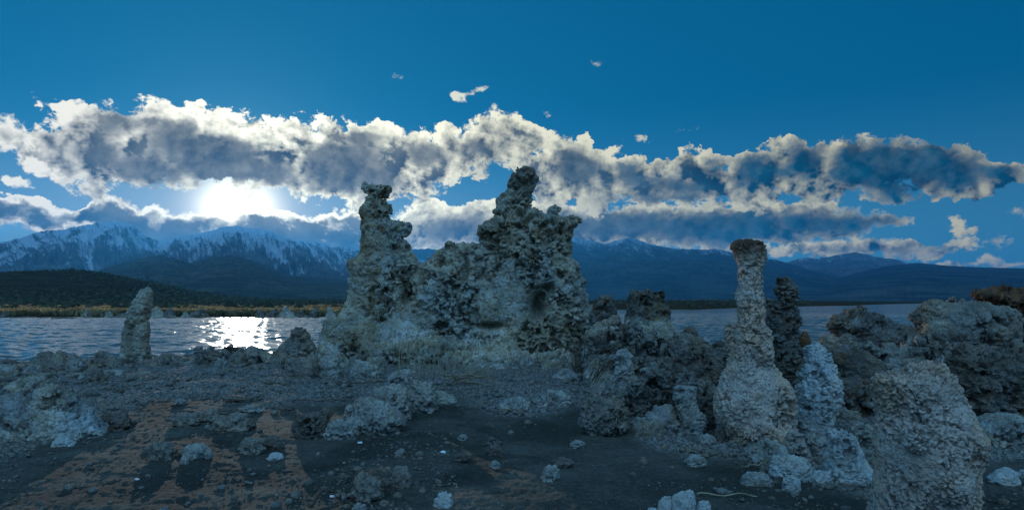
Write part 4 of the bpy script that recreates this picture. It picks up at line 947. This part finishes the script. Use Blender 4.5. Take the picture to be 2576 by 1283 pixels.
def wander(p, d, L, n, bend, rg, sag=0.0):
    pts = [Vector(p)]; d = Vector(d).normalized()
    for i in range(n):
        d = (d+Vector(rg.normal(0, bend, 3))+Vector((0, 0, -sag))).normalized(); pts.append(pts[-1]+d*(L/n))
    return pts
rg = np.random.RandomState(3)
# upright reeds against the tower
x0, y0 = (1170-CX)/F*13.2, 13.2; z0 = h1(x0, y0)
t = plant('dry_reeds', 'thin clump of upright dry reeds before the huge tower', 'reeds', (x0, y0, z0))
L = []
for i in range(70):
    p = (rg.uniform(-1.15, 0.55), rg.normal(0, 0.25), 0); L.append((wander(p, (rg.normal(0, 0.12), rg.normal(0, 0.1), 1), rg.uniform(0.35, 0.8), 4, 0.05, rg), 0.006, 0.003))
rods(L, M['straw'], 'stems', t, 4)
t = plant('dry_reeds', 'few tall dry stalks at the face of the huge tower', 'reeds', ((1012-CX)/F*14.0, 14.0, h1((1012-CX)/F*14.0, 14.0)))
rods([(wander((rg.uniform(-0.12, 0.2), rg.normal(0, 0.1), 0), (rg.normal(0, 0.06), 0, 1), rg.uniform(0.6, 1.05), 5, 0.04, rg), 0.009, 0.004) for i in range(7)], M['straw'], 'stems', t, 4)
# bleached broken branches
x0, y0 = (1150-CX)/F*12.0, 12.0
t = plant('broken_branches', 'bleached dry branches piled beside the pale boulder heap', 'branches', (x0, y0, h1(x0, y0)))
L = []
for i in range(16):
    a = rg.uniform(-0.5, 0.6); L.append((wander((rg.uniform(-0.35, 0.2), rg.normal(0, 0.25), rg.uniform(0.05, 0.25)), (math.cos(a), rg.normal(0, 0.3), rg.uniform(-0.1, 0.45)), rg.uniform(0.5, 1.1), 7, 0.09, rg, 0.07), 0.014, 0.005))
rods(L, M['twig'], 'branch', t, 5)
# bare bush right of the tower
x0, y0 = (1462-CX)/F*13.0, 13.0
t = plant('dead_bush', 'bare reddish-brown bush at the right foot of the huge tower', 'bush', (x0, y0, h1(x0, y0)))
L = []
for i in range(46):
    b_ = wander((rg.normal(0, 0.08), rg.normal(0, 0.08), 0), (rg.normal(0, 0.35), rg.normal(0, 0.3), 1), rg.uniform(0.45, 0.95), 6, 0.12, rg); L.append((b_, 0.008, 0.003))
    for k in range(2): L.append((wander(b_[2+k*2], (rg.normal(0, 0.7), rg.normal(0, 0.5), 0.8), rg.uniform(0.15, 0.35), 4, 0.15, rg), 0.004, 0.002))
rods(L, M['darktwig'], 'twigs', t, 4)
x0, y0 = (1490-CX)/F*11.6, 11.6
t = plant('dead_bush', 'arching bare branches leaning over the tufa right of the bush', 'bush', (x0, y0, h1(x0, y0)))
L = []
for i in range(9):
    b_ = wander((rg.normal(0, 0.1), rg.normal(0, 0.1), 0.1), (rg.uniform(0.2, 1.0), rg.normal(0, 0.2), 1.0), rg.uniform(0.7, 1.25), 9, 0.08, rg, 0.09); L.append((b_, 0.010, 0.004))
    for k in range(2): L.append((wander(b_[3+k*3], (0.8, rg.normal(0, 0.5), 0.5), rg.uniform(0.2, 0.4), 4, 0.15, rg), 0.005, 0.002))
rods(L, M['darktwig'], 'branch', t, 4)
def stick(label, pa, pb, r, m, lift=0.02):
    A, B = Vector(pa), Vector(pb); n = 10; pts = []
    for i in range(n+1):
        p = A.lerp(B, i/n); p += Vector((rg.normal(0, .012), rg.normal(0, .012), 0)); p.z = h1(p.x, p.y)+lift+0.012*math.sin(i*1.1); pts.append(p)
    base = pts[0].copy(); o = rods([([p-base for p in pts], r, r*0.6)], m, 'stick'); o.location = base; o['label'] = label; o['category'] = 'stick'
def gp(px, py): Y = dist_of(py); return ((px-CX)/F*Y, Y, 0)
stick('long thin bleached stick on the dark sand below the column rubble', gp(1752, 1246), gp(1905, 1248), 0.008, M['straw'])
stick('long brown stick lying across the gravel before the huge tower', gp(845, 984), gp(1010, 978), 0.012, M['darktwig'], 0.05)
stick('thin reddish stick on the gravel left of the pale boulder heap', gp(735, 1016), gp(880, 1014), 0.009, M['darktwig'], 0.05)
stick('thin twig lying on the lit sand left of the pitted boulder', gp(865, 1190), gp(960, 1186), 0.006, M['darktwig'])
stick('bent straw on the rocks at the lower right', gp(1880, 1205), gp(1945, 1185), 0.006, M['straw'], 0.12)
# bits of down and shell
dm, g_, b_ = material('white_down', 0.9, 0.1); b_.inputs['Base Color'].default_value = (0.75, 0.77, 0.80, 1)
for px, py, w, lb in [(1115, 1140, 0.045, 'small white scrap of down alone on the sand in the tower shadow'), (345, 1212, 0.03, 'bright white chip on the sand at lower left'), (835, 1252, 0.03, 'white chip left of the large pitted boulder'), (905, 1115, 0.04, 'round white pebble at the foot of the pale boulder heap')]:
    Y = dist_of(py); x = (px-CX)/F*Y
    me = rock_mesh('chip', w*1.6, w, w*0.6, int(px), 'white', sub=3); me.materials.clear(); me.materials.append(dm)
    link('chip', me, lb, 'chip', loc=(x, Y, h1(x, Y)+0.012))
